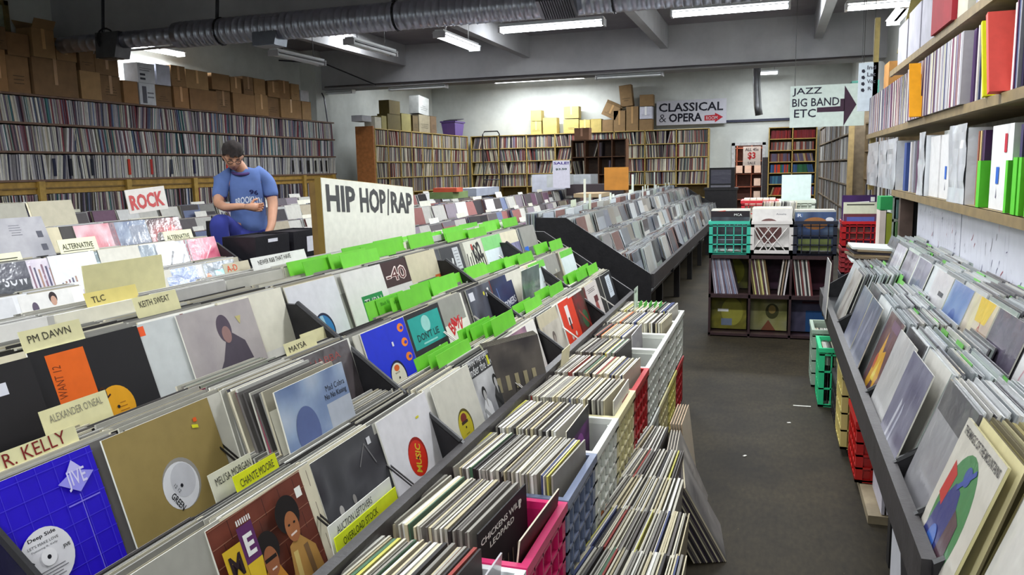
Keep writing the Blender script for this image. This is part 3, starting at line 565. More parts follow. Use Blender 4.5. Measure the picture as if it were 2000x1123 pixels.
def card2(x, ztop, y0, y1, txt, lb, col=CC, tc=(44, 40, 34), h_=.3, lean=SL, **k):
    """card whose upper edge stands at height ztop, from y0 to y1 along the rack"""
    card(x + h_ * math.sin(lean), ztop - h_ * math.cos(lean), 1, (y0 + y1) / 2, y1 - y0, h_, col, lb, None, txt, tc, lean=lean, **k)
card2(-1.78, 1.215, 1.68, 1.98, None, 'large blank pale yellow card standing up behind the top tray', (214, 208, 160), lean=.06, h_=.33)
card2(-1.54, 1.125, 1.27, 1.43, 'PM DAWN', 'cream divider card standing above the black sleeve with amber label', tw=.7)
card2(-1.60, 1.135, 1.66, 1.82, 'KEITH SWEAT', 'cream divider card standing above the dusty grey seated man cover', tw=.7)
card2(-1.72, 1.15, 1.62, 1.8, 'TLC', 'small yellowish divider card in front of the large blank yellow one', (216, 200, 120), tw=.25)
card2(-1.40, .985, 1.18, 1.35, "ALEXANDER O'NEAL", "cream divider card with faint grey lettering, above the tan card sleeve", tc=(130, 126, 110), tw=.8)
card2(-1.31, .965, 1.0, 1.18, 'R. KELLY', 'cream divider card with red lettering above the deep blue sleeve', tc=(120, 30, 30), tw=.75, th=.3)
card2(-1.36, .965, 2.06, 2.2, None, 'plain cream divider card at the end of the soul middle tray')
card2(-1.33, .965, 1.93, 2.09, 'MAYSA', 'cream divider card standing behind the misty blue cover')
card2(-1.10, .835, 1.30, 1.44, "MELI'SA MORGAN", "white divider card directly behind the fluorescent yellow one", (206, 204, 184), tw=.85)
card2(-1.07, .82, 1.34, 1.49, 'CHANTE MOORE', 'fluorescent yellow divider card above the two men on brick cover', (206, 212, 20), tw=.8)
card2(-1.10, .83, 1.62, 1.76, 'BLACK IVORY', 'cream divider card behind the dark group photo cover', tw=.8)
card2(-1.74, 1.16, 2.36, 2.7, 'NEWER R&B THAT HAVE', 'long white card handwritten NEWER R&B beside the first green cards', (218, 218, 214), tw=.6)
card2(-1.78, 1.15, 2.26, 2.4, 'A-D', 'tan card with orange letters beside the long white card', (196, 188, 164), tc=(226, 80, 40), tw=.4, th=.26)
# price tag wires across the trays
for i, (y, r_) in enumerate(((1.84, 1), (1.5, 2), (1.5, 1), (2.83, 1), (2.86, 2), (3.2, 2), (4.3, 3), (4.32, 2), (3.75, 1), (4.7, 1), (5.14, 3), (5.14, 2))):
    x, z = TA[r_]; g = MB()
    for o_ in (0, .012): g.tube([(x + .06, y + o_, z + .11), (x - .17, y + o_, z + .27)], .0025, (60, 58, 58) if y < 2 else (170, 166, 158), 0, 5)
    tag(g.build('wire_divider', METAL), 'thin wire divider rod sloping across the near left rack', 'wire divider', 'wire dividers of the near left rack')
# the big plywood sign
sg = empty('hip_hop_sign', (-1.93, 3.66, .93), 'white plywood sign painted HIP HOP/RAP standing on the near left rack', 'sign')
mb = MB(); mb.box(-.49, 0, 0, .49, .03, .47, (150, 122, 60)); mb.box(-.488, -.003, .0, .488, 0, .468, (228, 227, 216))
for t_, a, wd, hh, ht in (('HIP', -.455, .27, 0, .125), ('HOP', -.14, .28, 0, .125), ('/', .15, .035, -.01, .14), ('RAP', .2, .265, 0.004, .115)):
    add_text(mb, t_, lambda px, pz: (px, -.0045, pz), a, .315 + hh, wd, ht, (74, 74, 76), 0, .035)
sbo = mb.build('sign_board', PAPER, sg); sg.rotation_euler = (-.06, math.radians(4.2), PI/2)
for a in (-.47, .45): g = MB(); g.box(a - .02, .03, -.2, a + .02, .06, .45, (140, 108, 52)); g.build('sign_post', WOOD, sg)
# ================================================================ rack R : long rack on the right of the aisle
RX, RZ, RDX, RDZ, RDROP = .34, .64, .24, .107, .06
bin_rack('record_rack', 'long black two-tier record rack along the right side of the aisle', RX, -1, 1.72, 5.55, 2, [1.95, 2.29, 3.0, 4.34], RZ, RDX, RDZ, RDROP, ztop=.86, kneel=.45)
bin_rack('record_rack', 'near end rack in the lower right corner, beyond the long right rack', RX + .02, -1, .5, 1.68, 2, [1.2], RZ - .03, RDX, RDZ, RDROP, ztop=.83, kneel=.45)
TR = {r_: tray_pos(RX, -1, RZ, RDX, RDZ, r_, 0.0, RDROP) for r_ in (1, 2)}
SLR = math.radians(19)
def R(row, y0, bg, ops, label, fwd=0.0, **k):
    x, z = TR[row]; k.setdefault('mat', WRAP); k.setdefault('lean', SLR); k.setdefault('n', 12)
    front_cover(bg, ops, x, z, -1, y0 + LP/2, label, fwd=fwd, **k)
R(1, 1.63, (206, 200, 188), [('e', .47, .38, .34, .48, (70, 130, 80)), ('p', [(.1, .0), (.7, 0), (.66, .3), (.5, .6), (.36, .62), (.2, .4)], (50, 56, 120)), ('p', [(.12, .45), (.26, .4), (.3, .66), (.16, .72)], (190, 50, 50)), ('p', [(.5, .1), (.72, .05), (.7, .45), (.56, .5)], (84, 60, 70)), ('e', .5, .72, .07, .07, (60, 80, 150)), ('l', .4, .6, .62, .8, .04, (60, 80, 160)), ('e', .36, .15, .1, .14, (60, 100, 180)), ('t', 'THE MAGIC OF THE MOUNTAINS', .05, .9, .9, .06, (70, 66, 70), 0, .02)], 'cover with a green oval landscape and blue figures, near end of the right rack', fwd=.02, edge=(206, 196, 140), t=.006)
R(1, 1.955, [(150, 148, 152), (166, 164, 166), (130, 128, 134)], [('t', 'LIVE', .3, .8, .4, .1, (150, 90, 96))], 'plain dull grey cover in shiny wrap beside the green oval cover', n=4)
R(1, 2.31, [(110, 108, 130), (134, 132, 150), (90, 86, 110)], [('p', [(.3, 0), (.42, .55), (.36, .6), (.25, .1)], (196, 196, 206)), ('p', [(.46, 0), (.55, .5), (.5, .6), (.42, .1)], (180, 180, 196))], 'grey violet cover with two pale vertical shapes, before a thick yellowed bunch', fwd=.03)
R(1, 2.64, [(196, 192, 190), (180, 178, 178), (206, 204, 202)], [('l', .5, .1, .56, .16, .02, (90, 90, 110))], 'pale grey blank cover leaning in the right rack', fwd=.02, n=4)
R(1, 3.02, [(84, 64, 70), (120, 84, 80), (66, 54, 84)], [('p', [(.2, .1), (.4, .06), (.56, .3), (.66, .1), (.8, .3), (.66, .6), (.5, .55), (.42, .8), (.3, .5)], (214, 160, 56)), ('p', [(.4, .2), (.6, .2), (.55, .5)], (230, 206, 90)), ('e', .3, .4, .06, .1, (190, 90, 60)), ('r', .4, .84, .9, .95, (120, 90, 110))], 'cover with yellow flame shapes on purple brown')
R(1, 3.36, [(104, 108, 128), (128, 132, 150), (84, 88, 104)], [('p', [(.3, 0), (.5, .8), (.4, .9), (.2, .2)], (140, 144, 160))], 'dusky blue grey cover in cloudy wrap, right rack', fwd=.03)
R(1, 3.7, [(90, 96, 120), (120, 126, 146), (150, 150, 160)], [], 'second dusky blue grey cover, further along the right rack', fwd=.03)
R(1, 4.36, [(206, 204, 200), (190, 186, 180), (150, 140, 130)], [('l', .4, .2, .6, .7, .05, (130, 120, 120))], 'whitish cover beside the far bright plastic one, right rack', fwd=.01)
R(1, 4.72, (196, 196, 200), [('l', .8, .1, .84, .9, .03, (240, 240, 244)), ('l', .5, .1, .52, .8, .02, (230, 230, 234))], 'empty looking curved clear plastic sleeve at the far end of the right rack', fwd=.05, lean=.06)
R(2, 2.15, (216, 214, 212), [('e', .5, .5, .36, .36, (196, 150, 156)), ('e', .5, .5, .33, .33, (210, 208, 208))] + lines(.25, .6, .5, 7, (140, 136, 140), .05), 'white cover with a faint pink ring, upper tray of the right rack')
R(2, 2.5, [(74, 66, 84), (96, 88, 104), (60, 54, 70)], [('r', .0, .0, .2, .5, (206, 202, 200))], 'dark violet cover at the frame edge, upper tray of the right rack')
R(2, 2.83, [(196, 186, 176), (206, 196, 160), (150, 120, 120)], [('p', [(.3, 1), (.9, 1), (.8, .75), (.4, .74)], (214, 180, 50)), ('t', 'mood', .35, .45, .4, .14, (180, 60, 60), .5), ('l', .2, .1, .8, .2, .04, (196, 70, 60)), ('r', .05, 0, .5, .3, (110, 84, 90))], 'cover with a yellow upper band and red script')
R(2, 3.16, [(130, 150, 190), (90, 116, 170), (180, 190, 206)], [('e', .5, .4, .2, .3, (70, 96, 160))], 'pale blue cover in the upper tray of the right rack')
R(2, 3.49, [(206, 202, 204), (190, 186, 190), (214, 210, 206)], [('r', .5, .7, .8, .76, (60, 56, 66)), ('l', .3, .0, .34, .4, .04, (160, 80, 90)), ('l', .5, .0, .52, .35, .04, (150, 70, 80))], 'white cover with dark title and reddish figures, after a brown gap')
R(2, 3.95, [(150, 150, 170), (110, 110, 130), (170, 170, 184)], [('e', .55, .35, .25, .36, (104, 108, 140))], 'violet grey cover with a dim portrait, upper tray of the right rack')
R(2, 4.3, [(176, 174, 184), (150, 146, 160), (90, 90, 100)], [], 'greyish pink cover beside the brown edged bunch, right rack')
R(2, 4.68, (206, 204, 214), [('l', .7, .1, .72, .9, .06, (245, 245, 248)), ('l', .3, .1, .32, .9, .03, (170, 160, 190))], 'shiny silver plastic wrapped cover at the far end of the upper right tray')
for r_, yy, dp in ((1, [(.55, 1.6), (1.96, 2.27), (2.31, 2.98), (3.02, 4.05), (4.36, 5.05)], .2), (2, [(.6, 1.66), (1.75, 2.28), (2.31, 2.99), (3.02, 4.33), (4.36, 5.4)], .2)):
    x, z = TR[r_]
    for a, b_ in yy: stuff_row(x, z, -1, a, b_, dp, PLASTIC, lean=SLR, start=.01, mat=1, zj=.016, t0=(.004, .008))
stuff_row(TR[1][0], TR[1][1], -1, 1.63, 1.93, .2, [(206, 196, 150), (190, 176, 120), (120, 110, 80), (220, 216, 200)], lean=SLR, start=.012)
x, z = TR[1]
# records lying flat between rows near the far end
for k in range(7):
    mb = MB(); mb.box(-.16, -.16, 0, .16, .16, .012, [(206, 210, 206), (60, 54, 56), (120, 104, 84), (150, 130, 100), (50, 44, 48), (130, 112, 86), (196, 200, 196)][k])
    o = mb.build('vinyl_record', PAPER, None, (.62 + .01 * (k % 2), 5.3, TR[2][1] + .16 + .0135 * k), (0, .05, .06 * (k % 3))); tag(o, 'record lying flat in a pile across the far end of the right rack', 'record', 'flat pile on the right rack'); NREC[0] += 1
for i in range(34):
    r_ = 1 + (i % 2); x, z = TR[r_]; y = 1.7 + 3.4 * ((i * .618) % 1)
    card(x + .05 + .12 * RND.random(), z, -1, y, RND.uniform(.08, .14), LP + .012, jit((96, 160, 76), 14), 'small green divider tab among the wrapped records of the right rack', 'green divider tabs of the right rack', lean=SLR)
g = MB(); g.box(-.012, -.01, 0, .012, .01, .0, (0, 0, 0))
# white support boards with dark arrow below the near end
sb = MB(); sb.box(.40, 1.9, 0, .43, 2.72, .53, (206, 206, 212)); sb.poly([(.398, 2.42, .45), (.398, 2.36, .3), (.398, 2.38, .1), (.398, 2.5, .2), (.398, 2.56, .35)], (30, 30, 36))
tag(sb.build('support_board', PLAS), 'upright white board with a black blot under the near end of the right rack', 'board')
fb = MB(); fb.box(.40, 3.34, .0, .95, 5.2, .035, (150, 136, 110)); tag(fb.build('floor_board', WOOD), 'flat wooden board on the floor under the right rack, carrying crates', 'board')

# wall panel with scribbles
pn = empty('marked_panel', (.86, 1.0, .9), 'white panel scribbled with red and blue marks below the right shelf', 'panel')
for i, (a, b_) in enumerate(((.0, 3.27), (3.29, 4.5))):
    g = MB(); g.box(0, a, -.1, .02, b_, .36, (206, 206, 216))
    rr = random.Random(i + 3)
    for k in range(46 if i == 0 else 20):
        y, zz = rr.uniform(a + .05, b_ - .05), rr.uniform(.08, .34); c = rr.choice([(170, 60, 70), (70, 60, 110), (90, 84, 120), (110, 100, 110)])
        st = [(y, zz)]; 
        for q in range(3): st.append((st[-1][0] + rr.uniform(-.02, .02), st[-1][1] - rr.uniform(.005, .02)))
        for p, q in zip(st, st[1:]):
            g.poly([(-.001, p[0], p[1]), (-.001, q[0], q[1]), (-.001, q[0] + .003, q[1] + .003), (-.001, p[0] + .003, p[1] + .003)], c)
    for k in range(30):
        y = rr.uniform(a + .03, b_ - .03); g.poly([(-.0008, y, .02), (-.0008, y + .0015, .02), (-.0008, y + .0015, .3), (-.0008, y, .3)], (176, 174, 188))
    g.build('panel_sheet', PLAS, pn)

# ================================================================ shelf on the right with spines to the aisle
SX = .8
sh = empty('wall_shelf', (SX, 1.0, 0), 'raw wood shelf on the right wall, packed with records facing the aisle', 'shelf')
BD = (146, 128, 92)
for z, y1 in ((1.225, 5.2), (1.665, 7.0), (2.075, 5.6)):
    g = MB(); g.box(0, 0, z, .4, y1, z + .028, BD); g.box(-.004, 0, z - .012, .012, y1, z + .028, (128, 108, 72)); g.build('shelf_board', WOOD, sh)
g = MB(); g.box(.42, -0.5, 1.2, .44, 5.1, 2.9, (190, 186, 170)); g.build('back_panel', WOOD, sh)
g = MB(); g.box(.02, 4.93, .45, .1, 5.0, 1.22, (92, 74, 66)); g.box(.1, 4.96, .3, .3, 5.0, 1.22, (30, 28, 30)); g.build('shelf_post', WOOD, sh)
g = MB(); g.box(0.02, 6.9, 1.2, .06, 6.96, 2.7, (170, 150, 90)); g.build('shelf_post', WOOD, sh)
SPC = [(206, 200, 190), (180, 176, 180), (70, 54, 96), (50, 42, 70), (84, 60, 100), (214, 208, 170), (150, 60, 80), (206, 204, 210), (70, 76, 110), (190, 186, 196), (110, 60, 90), (224, 220, 214), (200, 180, 150), (160, 160, 176)]
def spine_mesh(c, t, h_=LP, extra=None):
    mb = MB(); mb.box(-t/2, 0, 0, t/2, .31, h_, c)
    if extra: extra(mb)
    return mb
def spine(y, z, t, c, lean, label, group=None, out=0, h_=LP, mat=None, extra=None, name='vinyl_record'):
    """spine-out on the right shelf; local -y is the spine side"""
    mb = spine_mesh(c, t, h_, extra); o = mb.build(name, mat or PAPER, None, (SX + .03 - out, y, z), (0, lean, -PI/2))
    if name == 'vinyl_record': NREC[0] += 1
    return tag(o, label, 'record' if name == 'vinyl_record' else 'box', group)
y = 3.0; rr = random.Random(5); zb = 1.695; lrun = 0
special = {3.28: (.012, (150, 150, 156), .0), 3.45: (.03, (230, 90, 80), .075), 3.66: (.02, (214, 214, 30), .05), 5.05: (.012, (232, 160, 30), .11)}
spn = 0
while y < 5.6:
    near = [k for k in special if abs(k - y) < .03]
    if near:
        t, c, le = special.pop(near[0]); nm = {(230, 90, 80): 'coral red spine leaning among the records on the middle right shelf', (214, 214, 30): 'lemon yellow spine leaning on the middle right shelf', (232, 160, 30): 'amber sleeve leaning on the middle right shelf'}.get(c, 'grey spine at the near end of the middle right shelf')
        spine(y + t / 2 + (.0 if le else 0), zb, t, c, -.3 if le else 0, nm, out=le or .03); y += t + (.05 if le else .01); lrun = 8 if le else 0; continue
    t = rr.uniform(.008, .024); c = shade(rr.choice(SPC), rr.uniform(.9, 1.08)); ln = rr.uniform(-.02, .02) - (.24 * lrun / 8); lrun = max(0, lrun - 1)
    if y < 4.45 and spn < 52: spn += 1; spine(y + t / 2, zb, t, c, ln, 'record standing spine out on the middle right shelf near the camera', 'spines on the middle right shelf', out=rr.uniform(0, .02))
    else: stuff_sleeve((SX - .02 + .155, y + t / 2, zb), (1, 0, 0), (0, 1, 0), (0, math.sin(ln), math.cos(ln)), .31, t, LP, c, c)
    y += t + rr.uniform(0, .002)
while y < 7.9:
    t = rr.uniform(.007, .02); c = shade(rr.choice(SPC), rr.uniform(.85, 1.05)); ln = rr.uniform(-.02, .06)
    stuff_sleeve((SX + .155, y + t / 2, zb), (1, 0, 0), (0, 1, 0), (0, math.sin(ln), math.cos(ln)), .31, t, LP, c, c); y += t + rr.uniform(0, .003)
# lower shelf: bags, white boxes, green cards
zb = 1.255
def stickers(red, blue, mark=True, w_=.3):
    def f(mb):
        e = -.002
        if red: mb.poly([(red, e, .22), (red + .035, e, .22), (red + .035, e, .29), (red, e, .29)], (186, 36, 56))
        if blue: mb.poly([(blue, e, .10), (blue + .04, e, .10), (blue + .045, e, .165), (blue, e, .165)], (40, 96, 190))
        if mark: mb.poly([(blue + .01, e, .045), (blue + .02, e, .045), (blue + .016, e, .09)], (60, 56, 100))
    return f
for y, t, nm, ex in ((3.52, .30, 'white record box with red and blue stickers, right lower shelf near the green cards', stickers(.04, -.06)), (4.55, .30, 'white record box with red and blue stickers half behind a plastic bag', stickers(.06, -.02)), (4.87, .26, 'plain pinkish white record box beyond the stickered ones', None), (2.98, .14, 'white record box at the picture edge on the lower right shelf', None)):
    o = spine(y, zb, t, (222, 220, 220), 0, nm, name='record_box', h_=.325, extra=ex)
def bag(y0, y1, nm, z0=1.25, tall=.36, c=(218, 221, 226)):
    mb = MB(); n = 10
    wv = noise2(nm, 6)
    grid_face(mb, y1 - y0, tall, 0, lambda a, b_: mix(c, (176, 178, 190), wv(a, b_) * .5), n, 0, wav=lambda a, b_: -.012 + .012 * wv(b_, a))
    mb.box(-(y1 - y0) / 2, .0, 0, (y1 - y0) / 2, .28, tall - .02, c)
    o = mb.build('plastic_bag', WRAP, None, (SX + .01, (y0 + y1) / 2, z0), (0, 0, -PI/2)); tag(o, nm, 'plastic bag')
bag(4.0, 4.36, 'cloudy plastic bag of records hanging over the shelf edge by the stickered box')
bag(5.02, 5.22, 'crinkled silver plastic bag beside the handwritten cream spine')
bag(6.15, 6.6, 'pale blue plastic bag of records, lower right shelf'); bag(6.65, 7.1, 'milky plastic bag of records between two others, lower right shelf')
bag(7.15, 7.9, 'long grey plastic bag of records at the far end of the lower right shelf')
def ht(t_, w_):
    def f(mb): add_text(mb, t_, lambda px, pz: (px, -.002, pz), .008, .03, w_, .018, (40, 40, 44), PI/2)
    return f
spine(5.3, zb, .05, (216, 212, 186), 0, 'cream spine handwritten ACTION LIST, lower right shelf', extra=ht('ACTION LIST NEEDED', .2))
for y, t, c, n_ in ((5.42, .06, (90, 60, 84), 'dark plum spine beside the cream handwritten one'), (5.55, .05, (150, 150, 160), 'grey spine two places beyond the cream handwritten one'), (5.68, .05, (200, 196, 196), 'whitish spine before the blue one, lower right shelf'), (5.9, .09, (60, 80, 140), 'blue spine on the lower right shelf'), (3.9, .02, (150, 90, 70), 'brown spine before the first green card, lower shelf'), (3.86, .02, (206, 180, 120), 'tan spine before the first green card, lower shelf'), (3.83, .02, (60, 40, 60), 'dark thin spine before the first green card, lower shelf'), (3.8, .03, (70, 40, 80), 'purple spine rising above the first green card'), (3.27, .03, (60, 50, 90), 'dark spine between green cards near the camera'), (3.12, .035, (206, 120, 90), 'reddish spine near the picture edge, lower shelf')):
    spine(y, zb, t, c, .0, n_)
for i, (y, t, tx) in enumerate(((3.75, .05, ''), (3.335, .03, ''), (3.23, .05, ''), (3.17, .03, ''), (3.07, .04, ''))):
    mb = MB(); mb.box(-t/2, 0, 0, t/2, .3, .19 if i < 2 else .2, (90, 196, 50)); 
    if tx: add_text(mb, tx, lambda px, pz: (px, -.002, pz), .01, .02, .15, .018, (20, 50, 20), PI/2)
    o = mb.build('divider_card', PAPER, None, (SX + .005, y, zb), (0, 0, -PI/2)); tag(o, 'green divider card on the lower right shelf, ' + ['first from the stickered box', 'beside the near stickered box', 'blank, third along', 'fourth along', 'nearest the picture edge'][i], 'divider card')
# top shelf
def sbox(x0, y0, z0, x1, y1, z1, c, label, name='cardboard_box', mat=None, cat='box', group=None):
    mb = MB(); mb.box(x0 - x0, y0 - y0, 0, x1 - x0, y1 - y0, z1 - z0, c); o = mb.build(name, mat or BOXM, None, (x0, y0, z0)); return tag(o, label, cat, group)
sbox(SX - .02, 4.36, 2.105, 1.15, 4.88, 2.5, (150, 30, 40), 'dark red box on the top right shelf', 'storage_box')
sbox(SX + .0, 4.12, 2.105, 1.15, 4.33, 2.5, (196, 190, 172), 'beige box beside the dark red box on the top shelf', 'storage_box')
for i, (a, b_) in enumerate(((4.95, 5.45), (5.5, 5.95), (6.0, 6.4))): sbox(SX + .02, a, 2.105, 1.15, b_, 2.42 - .02 * i, (168, 166, 176), ['pale grey box nearest the dark red one, top right shelf', 'pale grey box second from the dark red one, top right shelf', 'pale grey box furthest from the dark red one, top right shelf'][i], 'storage_box')
for k in range(30):
    t = .03; c = shade(rr.choice([(206, 60, 120), (180, 60, 90), (214, 210, 214), (150, 150, 170), (220, 214, 200)]), 1)
    stuff_sleeve((SX + .175, 3.0 + k * .036, 2.105), (1, 0, 0), (0, 1, 0), (0, 0, 1), .31, t, LP, c, c)
# ---------------------------------------------------------------- milk crates
def crate(x, y, z, col, label, wx=.35, wy=.36, h=.28, open_=False, diamond=False, group=None, rz=0):
    t = empty('milk_crate', (x, y, z), label, 'crate', group, rz)
    a, b_ = wx / 2, wy / 2; th = .006
    g = MB(); dk = shade(col, .92)
    g.box(-a, -b_, 0, a, b_, .012, col)
    for sx in (-1, 1):
        for sy in (-1, 1): g.box(sx * a - (.03 if sx > 0 else 0), sy * b_ - (.03 if sy > 0 else 0), 0, sx * a + (0 if sx > 0 else .03), sy * b_ + (0 if sy > 0 else .03), h - .02, col)
    for ax, L_, off in ((0, wx, b_), (1, wy, a)):
        for s_ in (-1, 1):
            def bb(u0, u1, z0, z1, d0, d1, c=col):
                lo, hi = sorted((s_ * (off - d0), s_ * (off - d1)))
                if ax == 0: g.box(u0, lo, z0, u1, hi, z1, c)
                else: g.box(lo, u0, z0, hi, u1, z1, c)
            if not open_:
                bb(-L_/2 + .01, L_/2 - .01, .01, h - .02, .012, .016, dk)
                nz_, nu = 4, 5
            else: nz_, nu = 3, 5
            if diamond and ax == 0:
                bb(-L_/2, L_/2, .0, .04, 0, .01); bb(-L_/2, L_/2, h - .05, h - .02, 0, .01)
                for q in range(-2, 5):
                    for sg_ in (-1, 1):
                        p0, p1 = (-L_/2 + .07 * q, .03), (-L_/2 + .07 * q + sg_ * .17, h - .03)
                        cl = lambda v: max(-L_/2 + .015, min(L_/2 - .015, v))
                        if abs(cl(p0[0]) - p0[0]) < .05 and abs(cl(p1[0]) - p1[0]) < .05:
                            g.tube([(cl(p0[0]), s_ * (off - .005), p0[1]), (cl(p1[0]), s_ * (off - .005), p1[1])], .005, col, 0, 5)
            else:
                for i in range(1, nu): u_ = -L_/2 + L_ * i / nu; bb(u_ - .004, u_ + .004, .01, h - .02, 0, .012)
                for j in range(0, nz_ + 1): zz = .004 + (h - .05) * j / nz_; bb(-L_/2, L_/2, zz, zz + .009, 0, .014)
    g.build('crate_body', PLAS, t)
    g = MB(); zt = h
    for s_ in (-1, 1):
        g.box(-a - .006, s_ * b_ - .014 if s_ > 0 else -b_ - .006, zt - .025, a + .006, b_ + .006 if s_ > 0 else -b_ + .014, zt, shade(col, 1.05))
        g.box(s_ * a - .014 if s_ > 0 else -a - .006, -b_ + .014, zt - .025, a + .006 if s_ > 0 else -a + .014, b_ - .014, zt, shade(col, 1.05))
    g.build('crate_rim', PLAS, t)
    return t
AISLE = 'crates beside the near left rack'
CW = (214, 216, 208); CCR = (214, 206, 160); CRD = (170, 30, 36); CPK = (196, 30, 96); CGB = (110, 120, 146)
tops = [(1.04, (220, 222, 222), 'white plastic crate at the bottom edge, nearest the camera'), (1.42, CPK, 'bright pink crate filled with records, second from the camera'), (1.80, CGB, 'slate blue crate behind the bright pink one'), (2.17, CW, 'white crate with empty space at its aisle end, behind the slate blue one'),
        (2.54, CCR, 'cream crate between a white crate and a red one'), (2.91, CRD, 'red crate in the upper row by the left rack'), (3.28, CW, 'white crate directly behind the upper red crate'), (3.65, CW, 'white crate with a propped sleeve and bare end, second behind the red crate'), (4.02, CW, 'white crate third behind the upper red crate'), (4.39, CW, 'white crate fourth behind the upper red crate, furthest one')]
tops = [(y + .36, c, l) for y, c, l in tops]
lows = [(190, 60, 150), (196, 40, 140), (150, 120, 90), CW, (206, 190, 120), CRD, CW, CCR, (216, 206, 120), CRD]
lown = ['lower magenta crate under the nearest white one', 'lower magenta crate seen beside the floor records', 'lower brownish crate hidden under the slate blue crate', 'lower white crate under the one with empty space', 'lower straw coloured crate beneath the cream crate', 'lower red crate beneath the upper red crate', 'lower white crate behind the two red crates', 'lower cream crate below a white one', 'lower pale yellow crate near the far end of the crate row', 'lower red crate at the far end of the crate row']
for (y, c, l), c2, l2 in zip(tops, lows, lown):
    crate(-.682, y, .286, c, l); crate(-.682, y, 0, c2, l2)
CRATE_P = [0, 1, 2, 3, 4, 5, 6, 7, 8, 9, 10, 11, 12, 13, 14, 15]
lists = ['nearest white crate', 'bright pink crate', 'slate blue crate', 'white crate behind the slate blue one']
def crate_records(xc, y, z, n, who=None, x0=-.845, x1=-.53, indiv=True, lean=.1, skew=-.04, pal=None, seed=0, leanf=1):
    rr = random.Random(seed + int(y * 100)); x = x0; k = 0
    while x < x1:
        t = rr.choice((.005, .006, .007, .009)); le = lean * (1 - (x - x0) / (x1 - x0)) * leanf + rr.uniform(-.02, .02) + .03
        ki = rr.choices(range(16), EW)[0]; yy = y + rr.uniform(-.006, .006); zz = z + rr.uniform(0, .006)
        if indiv:
            place_rec(shared_sleeve(ki, t), (x, yy, zz), '+x', le, 'sleeve edge in the packed row inside the ' + who, 'records in the ' + who, yaw=skew + rr.uniform(-.01, .01))
        else:
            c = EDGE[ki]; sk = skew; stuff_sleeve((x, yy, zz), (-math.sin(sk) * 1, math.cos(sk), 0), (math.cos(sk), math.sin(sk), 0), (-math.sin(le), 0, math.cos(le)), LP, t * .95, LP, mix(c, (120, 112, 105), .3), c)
        x += t + rr.uniform(.0003, .0016); k += 1
for i, (y, c, l) in enumerate(tops):
    x1 = {0: -.60, 1: -.63, 3: -.62, 7: -.66, 6: -.64}.get(i, -.535)
    crate_records(-.682, y, .3, 0, lists[i] if i < 4 else None, indiv=i < 3, x1=x1, seed=i, skew=-.06)
place_rec(sleeve_mesh([(28, 24, 30), (40, 34, 40), (20, 18, 24)], [('t', 'CHICKENS WILD', .04, .88, .84, .05, W, 0, .02), ('t', 'LEOPARD', .2, .8, .5, .05, W, 0, .02)] + [('l', .1 + .11 * i, .05, .14 + .1 * i, .6, .02, (110, 96, 84)) for i in range(8)] + [('r', .8, .86, .84, .93, W)], (30, 28, 30)), (-.612, tops[1][0] - .005, .305), '+x', .02, 'dark cover lettered CHICKENS WILD in the bright pink crate', yaw=-.06)
place_rec(sleeve_mesh([(50, 30, 32), (90, 26, 26), (40, 34, 36)], [('l', .3, .1, .6, .7, .1, (206, 40, 30))], (206, 196, 176)), (-.56, tops[1][0], .302), '+x', -.12, 'dark red cover leaning across the bright pink crate', yaw=-.03)
place_rec(sleeve_mesh((150, 146, 150), [], (190, 186, 190)), (-.58, tops[0][0], .302), '+x', -.1, 'clear grey sleeve leaning in the nearest white crate', mat=WRAP)
place_rec(sleeve_mesh([(60, 50, 66), (120, 60, 130), (40, 36, 44)], [('e', .55, .45, .25, .35, (150, 80, 160)), ('r', 0, .85, 1, 1, (60, 58, 62))], (206, 200, 180)), (-.60, tops[3][0] - .004, .305), '+x', .02, 'purple splashed cover facing out of the white crate with empty space')
place_rec(sleeve_mesh((214, 210, 204), [('r', .1, .5, .4, .62, (60, 56, 58)), ('r', .5, .6, .9, .85, (150, 60, 70)), ('r', .15, .0, .35, .4, (120, 70, 70)), ('r', .6, .0, .8, .4, (130, 90, 90))], (214, 210, 190)), (-.522, tops[4][0] - .004, .305), '+x', .01, 'white cover with red and dark blocks facing out of the cream crate')
place_rec(sleeve_mesh((150, 146, 150), [('e', .5, .5, .3, .3, (160, 156, 158))], (200, 196, 196)), (-.64, tops[7][0], .31), '+x', .02, 'grey sleeve facing out of the far white crate with a bare end')
card(-.83, .3, 1, 1.24 + .36, .30, .36, (214, 228, 40), 'fluorescent yellow card handwritten OVERLOAD STOCK beside the pink crate', None, 'OVERLOAD STOCK', (40, 50, 20), lean=.2)
card(-.84, .3, 1, 1.24 + .36, .30, .385, (226, 226, 220), 'white card handwritten AUCTION LEFTOVERS behind the fluorescent one', None, 'AUCTION LEFTOVERS', (40, 40, 44), lean=.2)
card(-.86, .36, 1, tops[5][0] - .02, .14, .33, (224, 216, 180), 'cream card sticking up at the back of the upper red crate', None, lean=-.1)
card(-.76, .32, 1, tops[8][0] + .3, .13, .42, (226, 240, 226), 'green topped white card standing at the far end of the crates', None, 'R&B', (20, 60, 20), strip=.2, lean=.0, tw=.5)
for k in range(6): card(-.74 + .03 * k, .3, 1, tops[9][0], .12, LP + .03, jit((90, 180, 70), 10), 'short green divider card in the furthest white crate', 'green cards in the furthest white crate', lean=.1)

